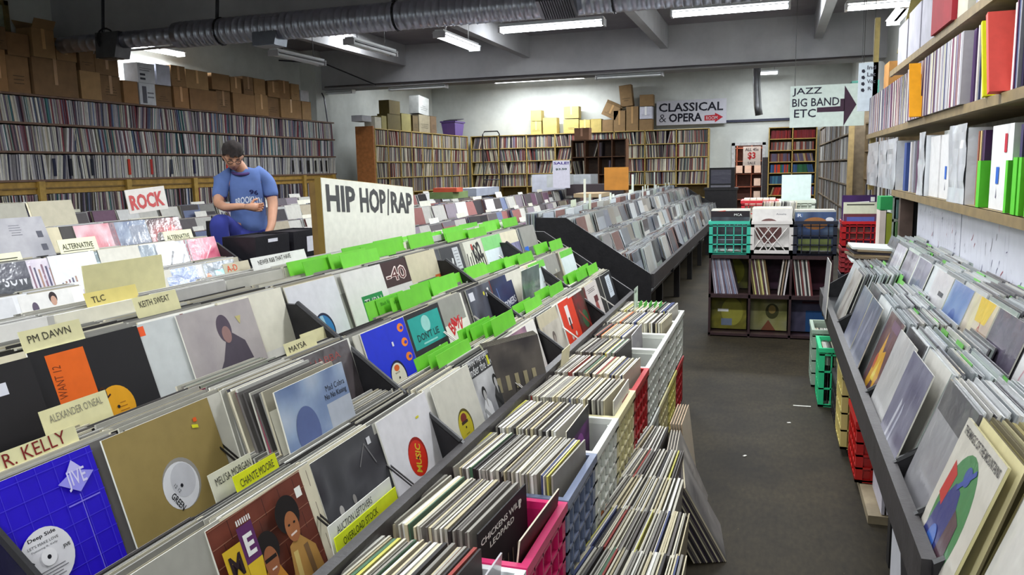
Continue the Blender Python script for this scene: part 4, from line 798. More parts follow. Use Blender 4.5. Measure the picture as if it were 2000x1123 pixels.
# ---------------------------------------------------------------- records standing on the floor by the crates
def floor_row(y, x0, x1, seed, z=0.004, lean0=.14, lean1=-.06, yaw=-.1, pal=None):
    rr = random.Random(seed); x = x0
    while x < x1:
        t = rr.choice((.004, .005, .006, .008)); u_ = (x - x0) / (x1 - x0); le = lerp(lean0, lean1, u_) + rr.uniform(-.012, .012)
        c = EDGE[rr.choices(range(16), EW)[0]]; c = shade(c, .94); sk = yaw * (1 - u_) 
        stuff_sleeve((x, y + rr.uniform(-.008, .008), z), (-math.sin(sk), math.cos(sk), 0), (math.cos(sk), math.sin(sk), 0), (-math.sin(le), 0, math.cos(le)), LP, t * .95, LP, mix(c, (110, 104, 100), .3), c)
        x += t + rr.uniform(.0003, .0016)
for i, (y, a, b_) in enumerate(((1.46, -.47, -.18), (1.77, -.47, -.2), (2.08, -.48, -.235), (2.38, -.49, -.25), (2.67, -.49, -.3), (2.96, -.49, -.33), (3.25, -.49, -.42))): floor_row(y, a, b_, i + 40)
for k in range(16):
    c = [(40, 36, 40), (60, 54, 58), (90, 84, 80), (48, 40, 52)][k % 4]
    mb = sleeve_mesh([(110, 106, 104), (136, 132, 128), (80, 78, 78)] if k == 15 else c, lines(.1, .8, .7, 5, (120, 116, 112), .1) if k == 15 else [], shade(c, 1.2) if k % 3 else (196, 186, 160), t=.0055)
    place_rec(mb, (-.26 + .0073 * k, 2.97 + .003 * k, .002), '+x', .50 - .0 * k, 'dark sleeve slumped outward at the front of the floor records' if k < 15 else 'outermost slumped cover showing its grey printed face to the aisle', 'dark slumped sleeves on the floor' if k < 15 else None, yaw=.13)
for k in range(4):
    mb = sleeve_mesh([(150, 146, 140), (120, 116, 112), (170, 164, 156)], lines(.1, .6, .7, 3, (90, 86, 84), .1), (214, 206, 190)); place_rec(mb, (-.27 + .012 * k, 3.3, .002), '+x', .40, 'greyish cover leaning outward behind the dark slumped sleeves', 'greyish leaning covers on the floor', yaw=.05)
for k in range(5):
    mb = sleeve_mesh((200, 190, 170), [], (206, 180, 150)); place_rec(mb, (-.37 + .012 * k, 3.62, .002), '+x', .12, 'pale tan cover leaning outward, further along the floor', 'pale tan covers on the floor', yaw=.0)
# crates and things under the right rack
crate(.55, 3.86, .04, (186, 30, 26), 'red crate on the board under the right rack', wx=.34); crate(.50, 4.28, .04, (206, 190, 120), 'yellow cream crate beside the red one under the right rack', wx=.3, wy=.34, h=.4)
crate(.53, 4.72, 0, (50, 46, 48), 'dark crate with records under the far part of the right rack', open_=True, wx=.34, h=.26)
crate(.46, 5.15, .0, (50, 190, 130), 'mint green crate on the floor at the far end of the right rack', open_=True, wx=.34, h=.36)
crate(.43, 5.6, 0, (150, 166, 150), 'pale grey green crate beyond the mint green one', wx=.32, h=.38)
for (yc, z, xx, hh) in ((4.72, .03, .38, .30), (5.15, .03, .32, .3), (5.15, .0, .3, .25), (5.6, .03, .30, .3)):
    rr = random.Random(int(yc * 10)); x = xx
    while x < xx + .28:
        t = rr.uniform(.005, .01); c = shade(rr.choice(NORMAL), .9); stuff_sleeve((x, yc, z), (0, 1, 0), (-1, 0, 0), (0, 0, 1), .3, t, hh, c, c); x += t + .001
for k in range(4):
    mb = MB(); mb.box(-.006, -.15, 0, .006, .15, .3, (200, 196, 206)); o = mb.build('vinyl_record', PAPER, None, (.455 + .02 * k, 3.5, .04), (0, 0, 0)); tag(o, 'white edged sleeve standing at the near end of the board under the right rack', 'record', 'sleeves at the near end of the floor board')
for i, (x, y, L_, a) in enumerate(((.2, 4.95, .1, 0), (-.1, 4.0, .02, 1), (.12, 4.6, .02, .4), (.05, 2.0, .015, .9))):
    g = MB(); g.box(-L_/2, -.006, 0, L_/2, .006, .003, (214, 212, 204)); tag(g.build('paper_scrap', PAPER, None, (x, y, .001), (0, 0, a)), ['thin white strip lying on the aisle floor', 'tiny white scrap in the middle of the aisle', 'small white scrap near the thin strip', 'small scrap on the floor near the camera'][i], 'paper scrap')
# ================================================================ rack C : black rack further along, same line as the near left one
def generic_rack(name, label, x0, f, y0, y1, rows, divs, pal, dx=.25, dz=.148, drop=.16, zr=.64, depth=.16, ztop=9, jitter=.03, top_extra=True, seed=0, lean=SL, skip=(), mat=0):
    bin_rack(name, label, x0, f, y0, y1, rows, divs, zr, dx, dz, drop, ztop, doff=-.1)
    rr = random.Random(seed); ed = [y0] + [d for d in divs] + [y1]
    for r_ in range(1, rows + 1):
        x, z = tray_pos(x0, f, zr, dx, dz, r_, .03, drop)
        for a, b_ in zip(ed, ed[1:]):
            n = max(1, round((b_ - a - .06) / .325)); cw = (b_ - a - .06) / n
            for q in range(n):
                c0 = a + .03 + cw * q
                if (r_, len(skip)) and any(s0 == r_ and s1 <= c0 <= s2 for s0, s1, s2 in skip): continue
                stuff_row(x + f * rr.uniform(-jitter, jitter), z, f, c0, c0 + cw, depth * rr.uniform(.8, 1.25), pal, lean=lean + rr.uniform(-.08, .06), mat=mat, wj=.02, start=.006)
PC = [(206, 210, 212), (190, 196, 200), (170, 176, 184), (214, 214, 208), (156, 154, 154), (130, 136, 150), (196, 190, 178), (130, 96, 90), (110, 112, 118), (222, 228, 228), (176, 186, 178)]
generic_rack('record_rack', 'black three-tier record rack in the middle distance, its dark end panel facing the camera', -.875, 1, 6.05, 15.0, 3, [7.5, 8.95, 10.4, 11.85, 13.3], PC, dx=.24, dz=.135, ztop=1.07, seed=3, mat=1, depth=.19)
for q in range(26): stuff_row(-1.72, .78, 1, 6.1 + q * .34, 6.1 + (q + 1) * .34, .2, PC, lean=.02, start=0)
rr = random.Random(12)
for i in range(14):
    yy = 7.2 + i * .55; card(-1.7 - .1 * rr.random(), .78, 1, yy, rr.choice((.1, .12, .2)), LP + rr.uniform(.03, .1), rr.choice([(214, 220, 206), (206, 214, 190), (226, 228, 222)]), 'pale blank divider card poking up along the top of the middle distance rack', 'pale cards on top of the middle distance rack', lean=.0)
card(-1.8, .8, 1, 7.9, .1, .54, (224, 224, 206), 'tall cream card standing on top of the middle distance rack', None, lean=0)
card(-1.8, .8, 1, 10.8, .16, .55, (220, 226, 214), 'tall white card in front of the far bookcase, on the middle rack', None, lean=0)
card(-1.8, .8, 1, 12.9, .14, .56, (210, 216, 206), 'second tall whitish card right of the other, on the middle rack', None, lean=0)
sbox(-2.35, 11.6, 1.12, -2.0, 11.66, 1.45, (176, 116, 40), 'orange brown board propped behind the middle rack', 'cardboard_sheet')

# ================================================================ racks G, F, H further left
PG = [(206, 204, 196), (190, 188, 182), (150, 140, 150), (120, 90, 110), (60, 56, 60), (214, 212, 204), (96, 90, 92), (170, 160, 140), (110, 120, 150), (150, 100, 96), (222, 222, 220)]
generic_rack('record_rack', 'record rack behind the middle distance one, crowded with white divider cards', -2.8, 1, 6.2, 14.6, 3, [8.1, 10.0, 12.0], PG, seed=21, ztop=.98)
generic_rack('record_rack', 'long rack of records beside the browsing man, towards the left wall', -4.75, 1, 7.0, 14.6, 3, [9.0, 11.0, 12.9], PG, seed=22, ztop=.98)
generic_rack('record_rack', 'rack of records close to the left wall shelves', -6.5, 1, 4.8, 14.2, 3, [6.9, 9.0, 11.0], PG, seed=23, ztop=.96)
rr = random.Random(31)
for (xb, y0, y1, nm) in ((-2.8, 6.3, 12.5, 'white divider card in the rack crowded with such cards behind the hip hop sign'), (-4.75, 7.1, 13.5, 'white divider card in the long rack beyond the browsing man'), (-6.5, 5.0, 12.5, 'white divider card in the rack by the left wall shelves')):
    for i in range(20):
        r_ = 1 + i % 3; x, z = tray_pos(xb, 1, .64, .25, .148, r_)
        card(x - rr.uniform(.04, .12), z, 1, lerp(y0, y1, (i * .618) % 1), rr.uniform(.18, .3), LP + rr.uniform(.04, .08), rr.choice([(222, 220, 204), (214, 214, 200), (230, 228, 220), (206, 204, 186)]), nm, 'cards: ' + nm[24:], None, (60, 56, 54), tw=.5)
rk = empty('rock_sign', (-4.3, 4.70, 1.235), 'white card sign lettered ROCK in faded red above the alternative bins', 'sign', None, PI/2 - .25)
mb = MB(); mb.box(-.15, 0, -.03, .15, .01, .14, (222, 216, 210))
add_text(mb, 'ROCK', lambda px, pz: (px, -.002, pz), -.13, -.01, .26, .11, (196, 90, 90), .03, .04); mb.build('sign_board', PAPER, rk); rk.rotation_euler = (-.1, -.08, PI/2 - .3)
# grey box stacks on top of the middle racks
for (x, y, z, w_, l_, h_, c, nm) in ((-3.9, 9.6, 1.12, .3, .9, .1, (150, 156, 170), 'long grey blue box lying on the rack behind the white cards'), (-3.9, 8.8, 1.12, .3, .5, .08, (110, 130, 80), 'green box lying left of the grey blue one'), (-3.85, 8.8, 1.2, .3, .2, .05, (190, 80, 50), 'small orange box on top of the green one'),
        (-3.5, 12.6, 1.15, .3, .6, .2, (196, 200, 200), 'pale crate of records under the sale card'), (-3.3, 13.4, 1.12, .35, .6, .22, (176, 180, 184), 'grey crate of records right of the pale one'), (-2.4, 9.9, 1.08, .35, .6, .05, (150, 130, 100), 'flat tan board on top of the middle racks')):
    sbox(x, y, z, x + w_, y + l_, z + h_, c, nm, 'storage_box')
mb = MB(); mb.box(-.135, 0, 0, .135, .008, .42, (196, 194, 206)); add_text(mb, 'SALE!', lambda a, c: (a, -.002, c), -.12, .36, .24, .04, (60, 40, 120), 0, .03); add_text(mb, '$3.50', lambda a, c: (a, -.002, c), -.09, .27, .18, .035, (30, 60, 50), 0, .03)
tag(mb.build('sale_sign', PAPER, None, (-3.1, 12.0, 1.15)), 'grey card reading SALE! $3.50 standing among the middle racks', 'sign')

# ================================================================ rack B : alternative section
bin_rack('record_rack', 'alternative music rack at the far left, left of the browsing man', -3.39, 1, 1.6, 4.72, 4, [3.25], .74, .245, .142, .16, ztop=.98, doff=-.1)
TB = {r_: tray_pos(-3.39, 1, .74, .245, .142, r_) for r_ in (1, 2, 3, 4)}
def B(row, y0, bg, ops, label, **k):
    x, z = TB[row]; k.setdefault('mat', WRAP); k.setdefault('n', 12); front_cover(bg, ops, x, z, 1, y0 + LP/2, label, **k)
B(1, 2.58, (206, 206, 208), [], 'plain pale cover at the left edge, beside the couple cover', mat=PAPER)
B(1, 2.92, (218, 216, 212), [('e', .26, .76, .06, .1, (90, 80, 96)), ('p', [(.16, .12), (.38, .12), (.36, .66), (.26, .74), (.18, .66)], (56, 80, 150)), ('e', .62, .88, .075, .1, (50, 40, 42)), ('e', .62, .83, .055, .08, (190, 150, 130)), ('p', [(.42, .12), (.9, .12), (.86, .56), (.7, .7), (.54, .7), (.42, .56)], (34, 34, 44)), ('p', [(.58, .7), (.68, .7), (.64, .4)], (214, 214, 216))], 'white cover with a blue clad figure and a man in dark jacket', mat=PAPER)
B(1, 3.58, (170, 190, 40), [('e', .45, .25, .3, .4, (34, 44, 30)), ('e', .3, .1, .3, .12, (190, 40, 36))], 'lime green cover with a dark plant shape', mat=PAPER)
B(1, 3.93, [(120, 150, 200), (90, 110, 160), (176, 170, 160)], [('e', .2 + .1 * i, .3 + .05 * (i % 2), .04, .08, [(60, 60, 90), (150, 110, 90), (200, 200, 206)][i % 3]) for i in range(7)], 'blue cover with a crowd of small figures')
B(1, 4.27, [(96, 110, 140), (70, 90, 110), (120, 120, 120)], [('e', .1, .2 + .17 * i, .08, .08, [(206, 120, 50), (206, 190, 60), (214, 160, 50), (190, 110, 60)][i]) for i in range(4)] + [('e', .9, .2 + .17 * i, .07, .07, [(206, 190, 60), (206, 130, 60), (190, 180, 80), (200, 110, 50)][i]) for i in range(4)] + [('r', .3, .68, .75, .82, (60, 170, 180)), ('r', .25, .2, .75, .5, (60, 60, 80))], 'cover framed by yellow and orange dots, next to the browsing man')
B(2, 2.55, (36, 38, 46), [('t', 'sow', .4, .5, .5, .2, (200, 200, 206)), ('l', .2, .4, .6, .5, .02, (206, 206, 206))], 'black cover with white scribbled letters at the left edge')
B(2, 2.88, (46, 50, 60), [('t', 'sow', .5, .6, .45, .2, (206, 206, 210)), ('r', .0, .7, 1, 1, (60, 60, 74))], 'dark blue black cover with white script, left of the striped purple one')
B(2, 3.19, [(206, 200, 206), (190, 180, 196), (214, 206, 210)], [('r', .05 + .075 * i, .5, .085 + .075 * i, .9 - .04 * (i % 3), [(120, 80, 100), (60, 56, 90), (150, 110, 90)][i % 3]) for i in range(12)] + [('p', [(.2, .2), (.9, .25), (.8, .05), (.3, 0)], (96, 50, 140)), ('e', .55, .35, .18, .14, (80, 80, 160)), ('r', .45, .42, .65, .47, (214, 214, 230))], 'white cover with striped lettering and a purple shape')
B(2, 3.5, [(120, 136, 144), (150, 166, 170), (90, 104, 110)], [('e', .5, .5, .2, .3, (176, 190, 196))], 'steel grey wrapped cover right of the purple shape cover')
B(2, 3.82, [(110, 128, 140), (150, 160, 170), (80, 96, 110)], [], 'mottled blue grey wrapped cover in the alternative rack')
B(2, 4.12, [(196, 198, 204), (214, 214, 218), (120, 120, 130)], [('l', .2, .3, .5, .8, .05, (60, 60, 70)), ('l', .5, .3, .8, .7, .05, (70, 70, 80))], 'silvery white wrapped cover beside the pink one')
B(2, 4.4, [(206, 110, 130), (196, 80, 110), (226, 150, 160)], [('l', .2, .2, .8, .8, .03, (236, 190, 200))], 'shiny pink wrapped cover in the alternative rack')
B(3, 3.0, [(120, 110, 140), (150, 140, 166), (90, 84, 110)], [], 'purple grey cover at the left edge of the upper alternative tray')
B(3, 3.75, [(206, 150, 160), (214, 190, 196), (190, 90, 100)], [], 'pale pink and white wrapped cover behind the alternative card')
B(3, 4.02, [(96, 110, 140), (150, 160, 176), (60, 66, 90)], [('r', .5, 0, .96, .9, (130, 136, 150))], 'two-tone blue grey cover, upper alternative tray')
B(3, 4.34, [(110, 60, 60), (160, 60, 60), (60, 40, 44)], [('e', .7, .6, .16, .24, (190, 50, 50)), ('e', .3, .5, .14, .2, (80, 66, 60))], 'dark red cover with two heads, under the rock sign')
B(4, 3.55, [(34, 32, 44), (80, 76, 96), (44, 42, 56)], [('r', .2, .6, .8, .68, W)], 'near-black cover with white title in the highest alternative tray', dz=-.04)
for r_ in (1, 2, 3, 4):
    x, z = TB[r_]
    for q in range(9):
        a = 1.65 + q * .335
        if r_ == 1 and q == 5: continue
        if r_ == 4 and a > 3.8: continue
        stuff_row(x, z, 1, a, a + .33, .17 * RND.uniform(.8, 1.15), NORMAL + [(222, 222, 224)] * 3, t0=(.005, .01))
def bigcard(r_, y, w_, h_, txt, lb, c=(226, 224, 190), rz=0):
    x, z = TB[r_]; mb = MB(); mb.box(-w_/2, -.0015, 0, w_/2, .0015, LP + h_, c)
    if txt: add_text(mb, txt, lambda a, c_: (a - w_/2, -.003, c_), w_ * .08, LP + h_ - .06, w_ * .8, .032, (70, 68, 60), 0, .01); mb.box(-w_/2 + w_ * .08, -.0025, LP + h_ - .072, w_ * .38, -.0015, LP + h_ - .068, (60, 58, 52))
    tag(mb.build('divider_card', PAPER, None, (x - .04, y, z), (-SL, 0, PI/2 + rz)), lb, 'divider card')
bigcard(2, 3.6, .27, .09, 'ALTERNATIVE', 'cream card lettered ALTERNATIVE, the one nearer the left edge')
bigcard(2, 4.42, .27, .07, 'ALTERNATIVE', 'cream card lettered ALTERNATIVE, nearer the browsing man')
bigcard(2, 3.12, .2, .05, 'E', 'cream card cut by the left edge of the picture, showing a letter E')
mb = sleeve_mesh([(150, 150, 156), (170, 168, 172), (134, 134, 140)], lines(.3, .85, .3, 5, (80, 80, 90), .045) + [('r', .8, .1 + .25 * i, .9, .22 + .25 * i, (80, 80, 90)) for i in range(3)], (120, 118, 120), n=6)
place_rec(mb, (-3.83, 3.3, .96), '+x', .45, 'back of a grey cover with small dark panels, lying back in the alternative rack', yaw=-.15)
# black boxed sets at the end of the alternative rack, by the man's hand
tb = empty('display_table', (-3.62, 5.25, 0), 'low black table at the browsing man\'s hand, holding two black boxes', 'table')
g = MB(); g.box(-.35, -.45, .66, .2, .62, .7, (36, 34, 36)); g.build('table_top', BLACK, tb)
for sx in (-.3, .15):
    for sy in (-.4, .57): g = MB(); g.box(sx - .025, sy - .025, 0, sx + .025, sy + .025, .66, (36, 34, 36)); g.build('leg', BLACK, tb)
def bbox(y, nm, lab_):
    t = empty('record_box', (-3.62, y, .70), nm, 'box')
    g = MB(); g.box(-.16, -.2, 0, .12, .22, .012, K)
    for a in ((-.16, -.2, .12, -.19), (-.16, .21, .12, .22), (.11, -.19, .12, .21), (-.16, -.19, -.15, .21)): g.box(a[0], a[1], 0.012, a[2], a[3], .31, (28, 27, 32))
    g.build('box_body', BLACK, t)
    g = MB(); 
    for k in range(9): g.box(-.14 + k * .028, -.18, .014, -.12 + k * .028, .2, .30, (40, 36, 40))
    g.build('box_filling', PAPER, t)
    g = MB(); g.poly([(.122, y0_, z0_) for y0_, z0_ in lab_], (214, 214, 222)); g.build('box_label', PAPER, t)
bbox(5.02, 'black record box the browsing man is reaching into', [(-.05, .26), (.07, .26), (.07, .285), (-.05, .285)])
bbox(5.5, 'black record box with a square white label, right of the man', [(-.02, .14), (.08, .14), (.08, .26), (-.02, .26)])
for k in range(7): 
    mb = sleeve_mesh([(60, 30, 44), (190, 60, 90), (40, 36, 44)] if k == 6 else (206, 200, 196), [('l', .1 + .13 * i, 0, .3 + .13 * i, .9, .05, (206, 90, 120)) for i in range(5)] if k == 6 else [], (214, 206, 196), t=.008)
    place_rec(mb, (-3.62 + .03 * k - .06, 6.05, .70), '+x', SL, 'pink striped dark cover beside the hip hop sign' if k == 6 else 'pale sleeve behind the pink striped cover', None if k == 6 else 'sleeves behind the pink striped cover', yaw=-.1)
tb2 = empty('display_table', (-3.62, 6.05, 0), 'low black table under the pink striped cover, behind the hip hop sign', 'table'); g = MB(); g.box(-.2, -.16, .66, .25, .2, .7, (36, 34, 36)); g.build('table_top', BLACK, tb2)
g = MB(); g.box(-.1, -.1, 0, .15, .15, .66, (36, 34, 36)); g.build('table_leg', BLACK, tb2)

# ================================================================ left wall shelving
WS = [(206, 204, 198), (190, 186, 184), (150, 146, 150), (110, 100, 120), (222, 218, 206), (90, 84, 100), (120, 84, 96), (206, 196, 176), (70, 66, 80), (160, 156, 164), (214, 212, 214), (140, 110, 120), (96, 110, 140), (180, 176, 160), (60, 110, 110), (130, 60, 70)]
def spines(axis, plane, f, a0, a1, z, pal, seed, tmin=.006, tmax=.02, lmax=.13, gap=.02, dark=0.0, h_=LP):
    rr = random.Random(seed); a = a0; le = 0; run = 0
    while a < a1:
        if run <= 0: run = rr.randint(6, 30); le = rr.choice((0, 0, .02, -.05, lmax, -lmax * .7, .05)); a += abs(math.sin(le)) * .06 + (rr.uniform(0, gap) if rr.random() < .3 else 0)
        t = rr.uniform(tmin, tmax); c = shade(rr.choice(pal), rr.uniform(.82, 1.06)); le2 = le + rr.uniform(-.012, .012)
        off = rr.uniform(0, .02)
        if axis == 'y': stuff_sleeve((plane - f * (LP/2 + off), a + t/2, z), (1, 0, 0), (0, 1, 0), (0, math.sin(le2), math.cos(le2)), LP, t, h_ * rr.uniform(.97, 1), c, c)
        else: stuff_sleeve((a + t/2, plane - f * (LP/2 + off), z), (0, 1, 0), (1, 0, 0), (math.sin(le2), 0, math.cos(le2)), LP, t, h_ * rr.uniform(.97, 1), c, c)
        a += t + rr.uniform(0, .0015); run -= 1
ls = empty('wall_shelf', (-8.7, 5.0, 0), 'very long wooden shelving on the left wall, three full rows under cardboard boxes', 'shelf')
YW = (150, 122, 62)
for z in (1.445, 1.795, 2.145, 2.49):
    g = MB(); g.box(-.4, 0, z - .022, .0, 9.9, z, (120, 104, 76)); g.box(-.012, 0, z - .022, .004, 9.9, z + .004, (112, 84, 66)); g.build('shelf_board', WOOD, ls)
g = MB(); g.box(-.06, 0, 1.27, -.02, 9.9, 1.42, (168, 132, 58)); g.box(-.02, 0, 1.33, -.005, 9.9, 1.35, (120, 92, 40)); g.build('shelf_rail', WOOD, ls)
for y in (2.72, 4.15, 5.53, 7.1, 8.66, 9.75):
    g = MB(); g.box(-.02, y - .045, 0, .03, y + .045, 1.425, (176, 142, 66)); g.build('shelf_post', WOOD, ls)
for y in (.2, 3.4, 6.3): g = MB(); g.box(-.4, y, 0, -.3, y + .1, 1.4, YW); g.build('shelf_post', WOOD, ls)
g = MB(); g.box(-.42, 0, .85, -.4, 9.9, 2.5, (120, 100, 80)); g.build('back_panel', WOOD, ls)
g = MB(); g.box(-.4, 0, .93, .0, 9.9, .95, YW); g.build('shelf_board', WOOD, ls)
for z, pal, tm in ((1.446, [(206, 204, 200), (214, 210, 196), (190, 188, 190), (176, 172, 176), (206, 206, 200), (150, 146, 150), (60, 60, 80), (222, 218, 206)], .014), (1.796, WS, .018), (2.146, WS, .018), (.952, WS + [(60, 54, 50)] * 6, .016)):
    spines('y', -8.7, 1, 5.1, 14.85, z, pal, int(z * 100), .007, tm + .008)
rr = random.Random(77)
for i, (y, c) in enumerate(((7.95, (30, 34, 60)), (8.2, (28, 28, 40)), (8.55, (30, 34, 50)), (9.2, (196, 60, 40)), (9.63, (180, 50, 44)), (10.05, (60, 66, 80)), (10.55, (34, 34, 70)), (11.35, (206, 50, 40)), (13.3, K), (13.55, K), (13.8, K), (13.85, K), (14.1, K), (14.3, K), (14.5, K))):
    g = MB(); g.box(0, -.02, 0, .01, .02, .22, c); tag(g.build('divider_card', PAPER, None, (-8.699, y, 1.49)), 'red divider strip on the lowest full row of the left shelving' if c[0] > 150 else 'dark divider strip on the lowest full row of the left shelving', 'divider card', 'red strips on the left shelving' if c[0] > 150 else 'dark strips on the left shelving')
CB = [(150, 116, 76), (140, 106, 68), (160, 126, 84), (134, 100, 64), (152, 112, 70), (124, 94, 62)]
def cbox(y0, y1, z0, z1, x0, label, c=None, flaps=0, tape=True, marks=0, tilt=0, depth=.25, seed=0, axis='y', printed=None):
    """cardboard carton; front face toward +x (axis y) or -y (axis x)"""
    rr = random.Random(seed + int(y0 * 31 + z0 * 7)); c = c or rr.choice(CB); L_ = y1 - y0; H = z1 - z0
    t = empty('cardboard_box', ((x0, (y0 + y1) / 2, z0) if axis == 'y' else ((y0 + y1) / 2, x0, z0)), label, 'box', None, PI/2 if axis == 'y' else 0)
    g = MB(); g.box(-L_/2 + .004, 0, 0, L_/2 - .004, depth, H, c)
    g.box(-L_/2 + .002, -.002, H * .985, L_/2 - .002, depth, H, shade(c, .8))
    if marks:
        for k in range(marks): a = rr.uniform(.3, .7) * L_; g.box(-a/2, -.002, H * (.25 + .1 * k), a/2, 0, H * (.27 + .1 * k), shade(c, .55))
    if printed:
        for q in printed: g.box(*q)
    g.build('box_body', BOXM, t)
    if tape:
        g = MB(); g.box(-.025, -.003, H * .3, .025, 0, H, shade(c, 1.35)); g.box(-.025, 0, H, .025, depth, H + .002, shade(c, 1.3)); g.build('box_tape', WRAP, t)
    if flaps:
        for s_ in (-1, 1):
            g = MB(); T = Matrix.Translation((0, 0 if s_ < 0 else depth, H)) @ Matrix.Rotation(s_ * (-.5), 4, 'X'); g.box(-L_/2 + .01, -.003, 0, L_/2 - .01, .003, flaps, shade(c, .9), 0, T); g.build('box_flap', BOXM, t)
    if tilt: t.rotation_euler.y = tilt
    return t
LO = [(7.19, 2.98, 7.41), (7.43, 2.93, 7.74), (7.76, 2.95, 8.43), (8.47, 2.86, 8.81), (8.83, 2.84, 9.19), (9.2, 2.8, 9.48), (9.5, 2.80, 9.82), (9.83, 2.80, 10.19), (10.2, 2.81, 10.53), (10.55, 2.81, 11.2), (11.22, 2.84, 11.58), (11.61, 2.83, 12.22), (12.22, 2.86, 12.6), (12.6, 2.84, 12.98), (12.99, 2.84, 13.67), (13.7, 2.84, 14.02)]
UP = [(7.22, 3.24, 7.45, 0), (7.46, 3.2, 7.77, 1), (7.8, 3.3, 8.13, 2), (8.15, 3.22, 8.47, 2), (8.49, 3.16, 8.74, 3), (8.76, 3.1, 9.17, 4), (9.5, 3.08, 9.84, 6), (9.87, 3.1, 10.16, 7), (10.18, 3.12, 10.49, 8), (10.52, 3.1, 11.04, 9), (11.1, 3.1, 11.56, 10), (11.6, 3.09, 11.89, 11), (11.92, 3.13, 12.2, 11), (12.24, 3.13, 12.58, 12), (12.62, 3.12, 12.97, 13), (12.99, 3.17, 13.34, 14), (13.36, 3.14, 13.64, 14)]
NTH = ['first', 'second', 'third', 'fourth', 'fifth', 'sixth', 'seventh', 'eighth', 'ninth', 'tenth', 'eleventh', 'twelfth']
for i, (a, z1, b_) in enumerate(LO):
    if i < 6: nm = 'lower-layer carton on the left shelving, %s left of the white printed one' % NTH[5 - i]
    elif i == 6: nm = 'white printed carton in the lower layer on the left shelving'
    else: nm = 'lower-layer carton on the left shelving, %s right of the white printed one' % NTH[i - 7]
    if i == 6: cbox(a, b_, 2.492, z1, -8.68, nm, (206, 208, 214), tape=False, printed=[(-.1, -.003, .02, -.02, 0, .26, (90, 90, 100)), (.0, -.003, .16, .12, 0, .18, (120, 120, 130)), (.0, -.003, .1, .12, 0, .12, (120, 120, 130))])
    else: cbox(a, b_, 2.492, z1, -8.68 - .03 * (i % 3 == 1), nm, tape=i % 2 == 0, marks=(0, 3, 0, 0, 4, 0)[i % 6])
for i, (a, z1, b_, s_) in enumerate(UP):
    z0 = LO[s_][1] + .002
    if i < 6: nm = 'upper-layer carton on the left shelving, %s left of the bright gap' % NTH[5 - i]
    elif i == 6: nm = 'white carton with black printed lines in the upper layer, right of the bright gap'
    elif i == 7: nm = 'plain white carton in the upper layer beside the printed one'
    else: nm = 'upper-layer carton on the left shelving, %s right of the plain white one' % NTH[i - 8]
    if i == 6: cbox(a, b_, z0, z1, -8.68, nm, (210, 212, 218), tape=False, printed=[(-.13, -.003, .2, .1, 0, .205, (70, 70, 80)), (-.13, -.003, .17, .06, 0, .178, (70, 70, 80)), (-.13, -.003, .1, -.03, 0, .13, (60, 60, 70)), (-.13, -.003, .04, -.03, 0, .07, (60, 60, 70))])
    elif i == 7: cbox(a, b_, z0, z1, -8.68, nm, (196, 198, 212), tape=False)
    else: cbox(a, b_, z0, z1, -8.68 - .02 * (i % 2), nm, flaps=.12 if i == 2 else .06 if i in (5,) else 0, tape=i % 3 != 1, marks=(i % 4 == 0) * 2)
cbox(13.7, 14.0, 2.845, 3.05, -8.7, 'small grey white carton tilted at the far end of the left shelving', (196, 196, 200), tape=False)

# shelving along the left further back, and the back wall
def case(name, label, x0, y0, x1, y1, zs, cols, wood=(176, 150, 84), axis='x', flip=False):
    """bookcase; axis x: spans x, opens to -y at y0"""
    t = empty(name, (x0, y0, 0), label, 'shelf')
    for z in zs:
        g = MB(); g.box(0, 0, z - .02, x1 - x0, y1 - y0, z, wood); g.build('shelf_board', WOOD, t)
    n = cols
    for i in range(n + 1):
        g = MB()
        if axis == 'x': u_ = (x1 - x0) * i / n; g.box(u_ - .012, 0, zs[0] - .02, u_ + .012, y1 - y0, zs[-1], wood)
        else: u_ = (y1 - y0) * i / n; g.box(0, u_ - .012, zs[0] - .02, x1 - x0, u_ + .012, zs[-1], wood)
        g.build('side_panel', WOOD, t)
    g = MB()
    if axis == 'x': g.box(0, y1 - y0 - .01, zs[0], x1 - x0, y1 - y0, zs[-1], shade(wood, .6))
    else: q = (x1 - x0 - .01) if flip else 0; g.box(q, 0, zs[0], q + .01, y1 - y0, zs[-1], shade(wood, .6))
    g.build('back_panel', WOOD, t)
    return t
ZS = [.3, .645, .99, 1.335, 1.68, 2.03, 2.38]
case('bookcase', 'long pine shelving full of records running back along the left side', -8.45, 15.45, -8.05, 20.9, ZS, 9, axis='y')
g = MB(); g.box(0, 0, 0, .42, .05, 2.42, (172, 110, 60)); tag(g.build('shelf_end_panel', WOOD, None, (-8.48, 15.38, 0)), 'orange brown wooden end panel where the left shelving steps back', 'panel')
case('bookcase', 'wide pine shelving of records across the back wall', -8.0, 21.0, -1.58, 21.38, ZS, 8, axis='x')
BK = [(196, 190, 170), (150, 140, 120), (110, 100, 100), (206, 200, 180), (90, 80, 84), (120, 110, 130), (176, 170, 140), (60, 54, 58), (140, 90, 80), (96, 110, 110), (214, 208, 190), (120, 60, 60)]
for j, z in enumerate(ZS[2:-1]):
    spines('y', -8.06, 1, 15.5, 20.85, z, BK, 300 + j, .008, .028, .2)
    for q in range(8): spines('x', 21.02, -1, -7.97 + q * .8025, -7.97 + (q + 1) * .8025 - .05, z, BK, 400 + j * 9 + q, .01, .03, .22)
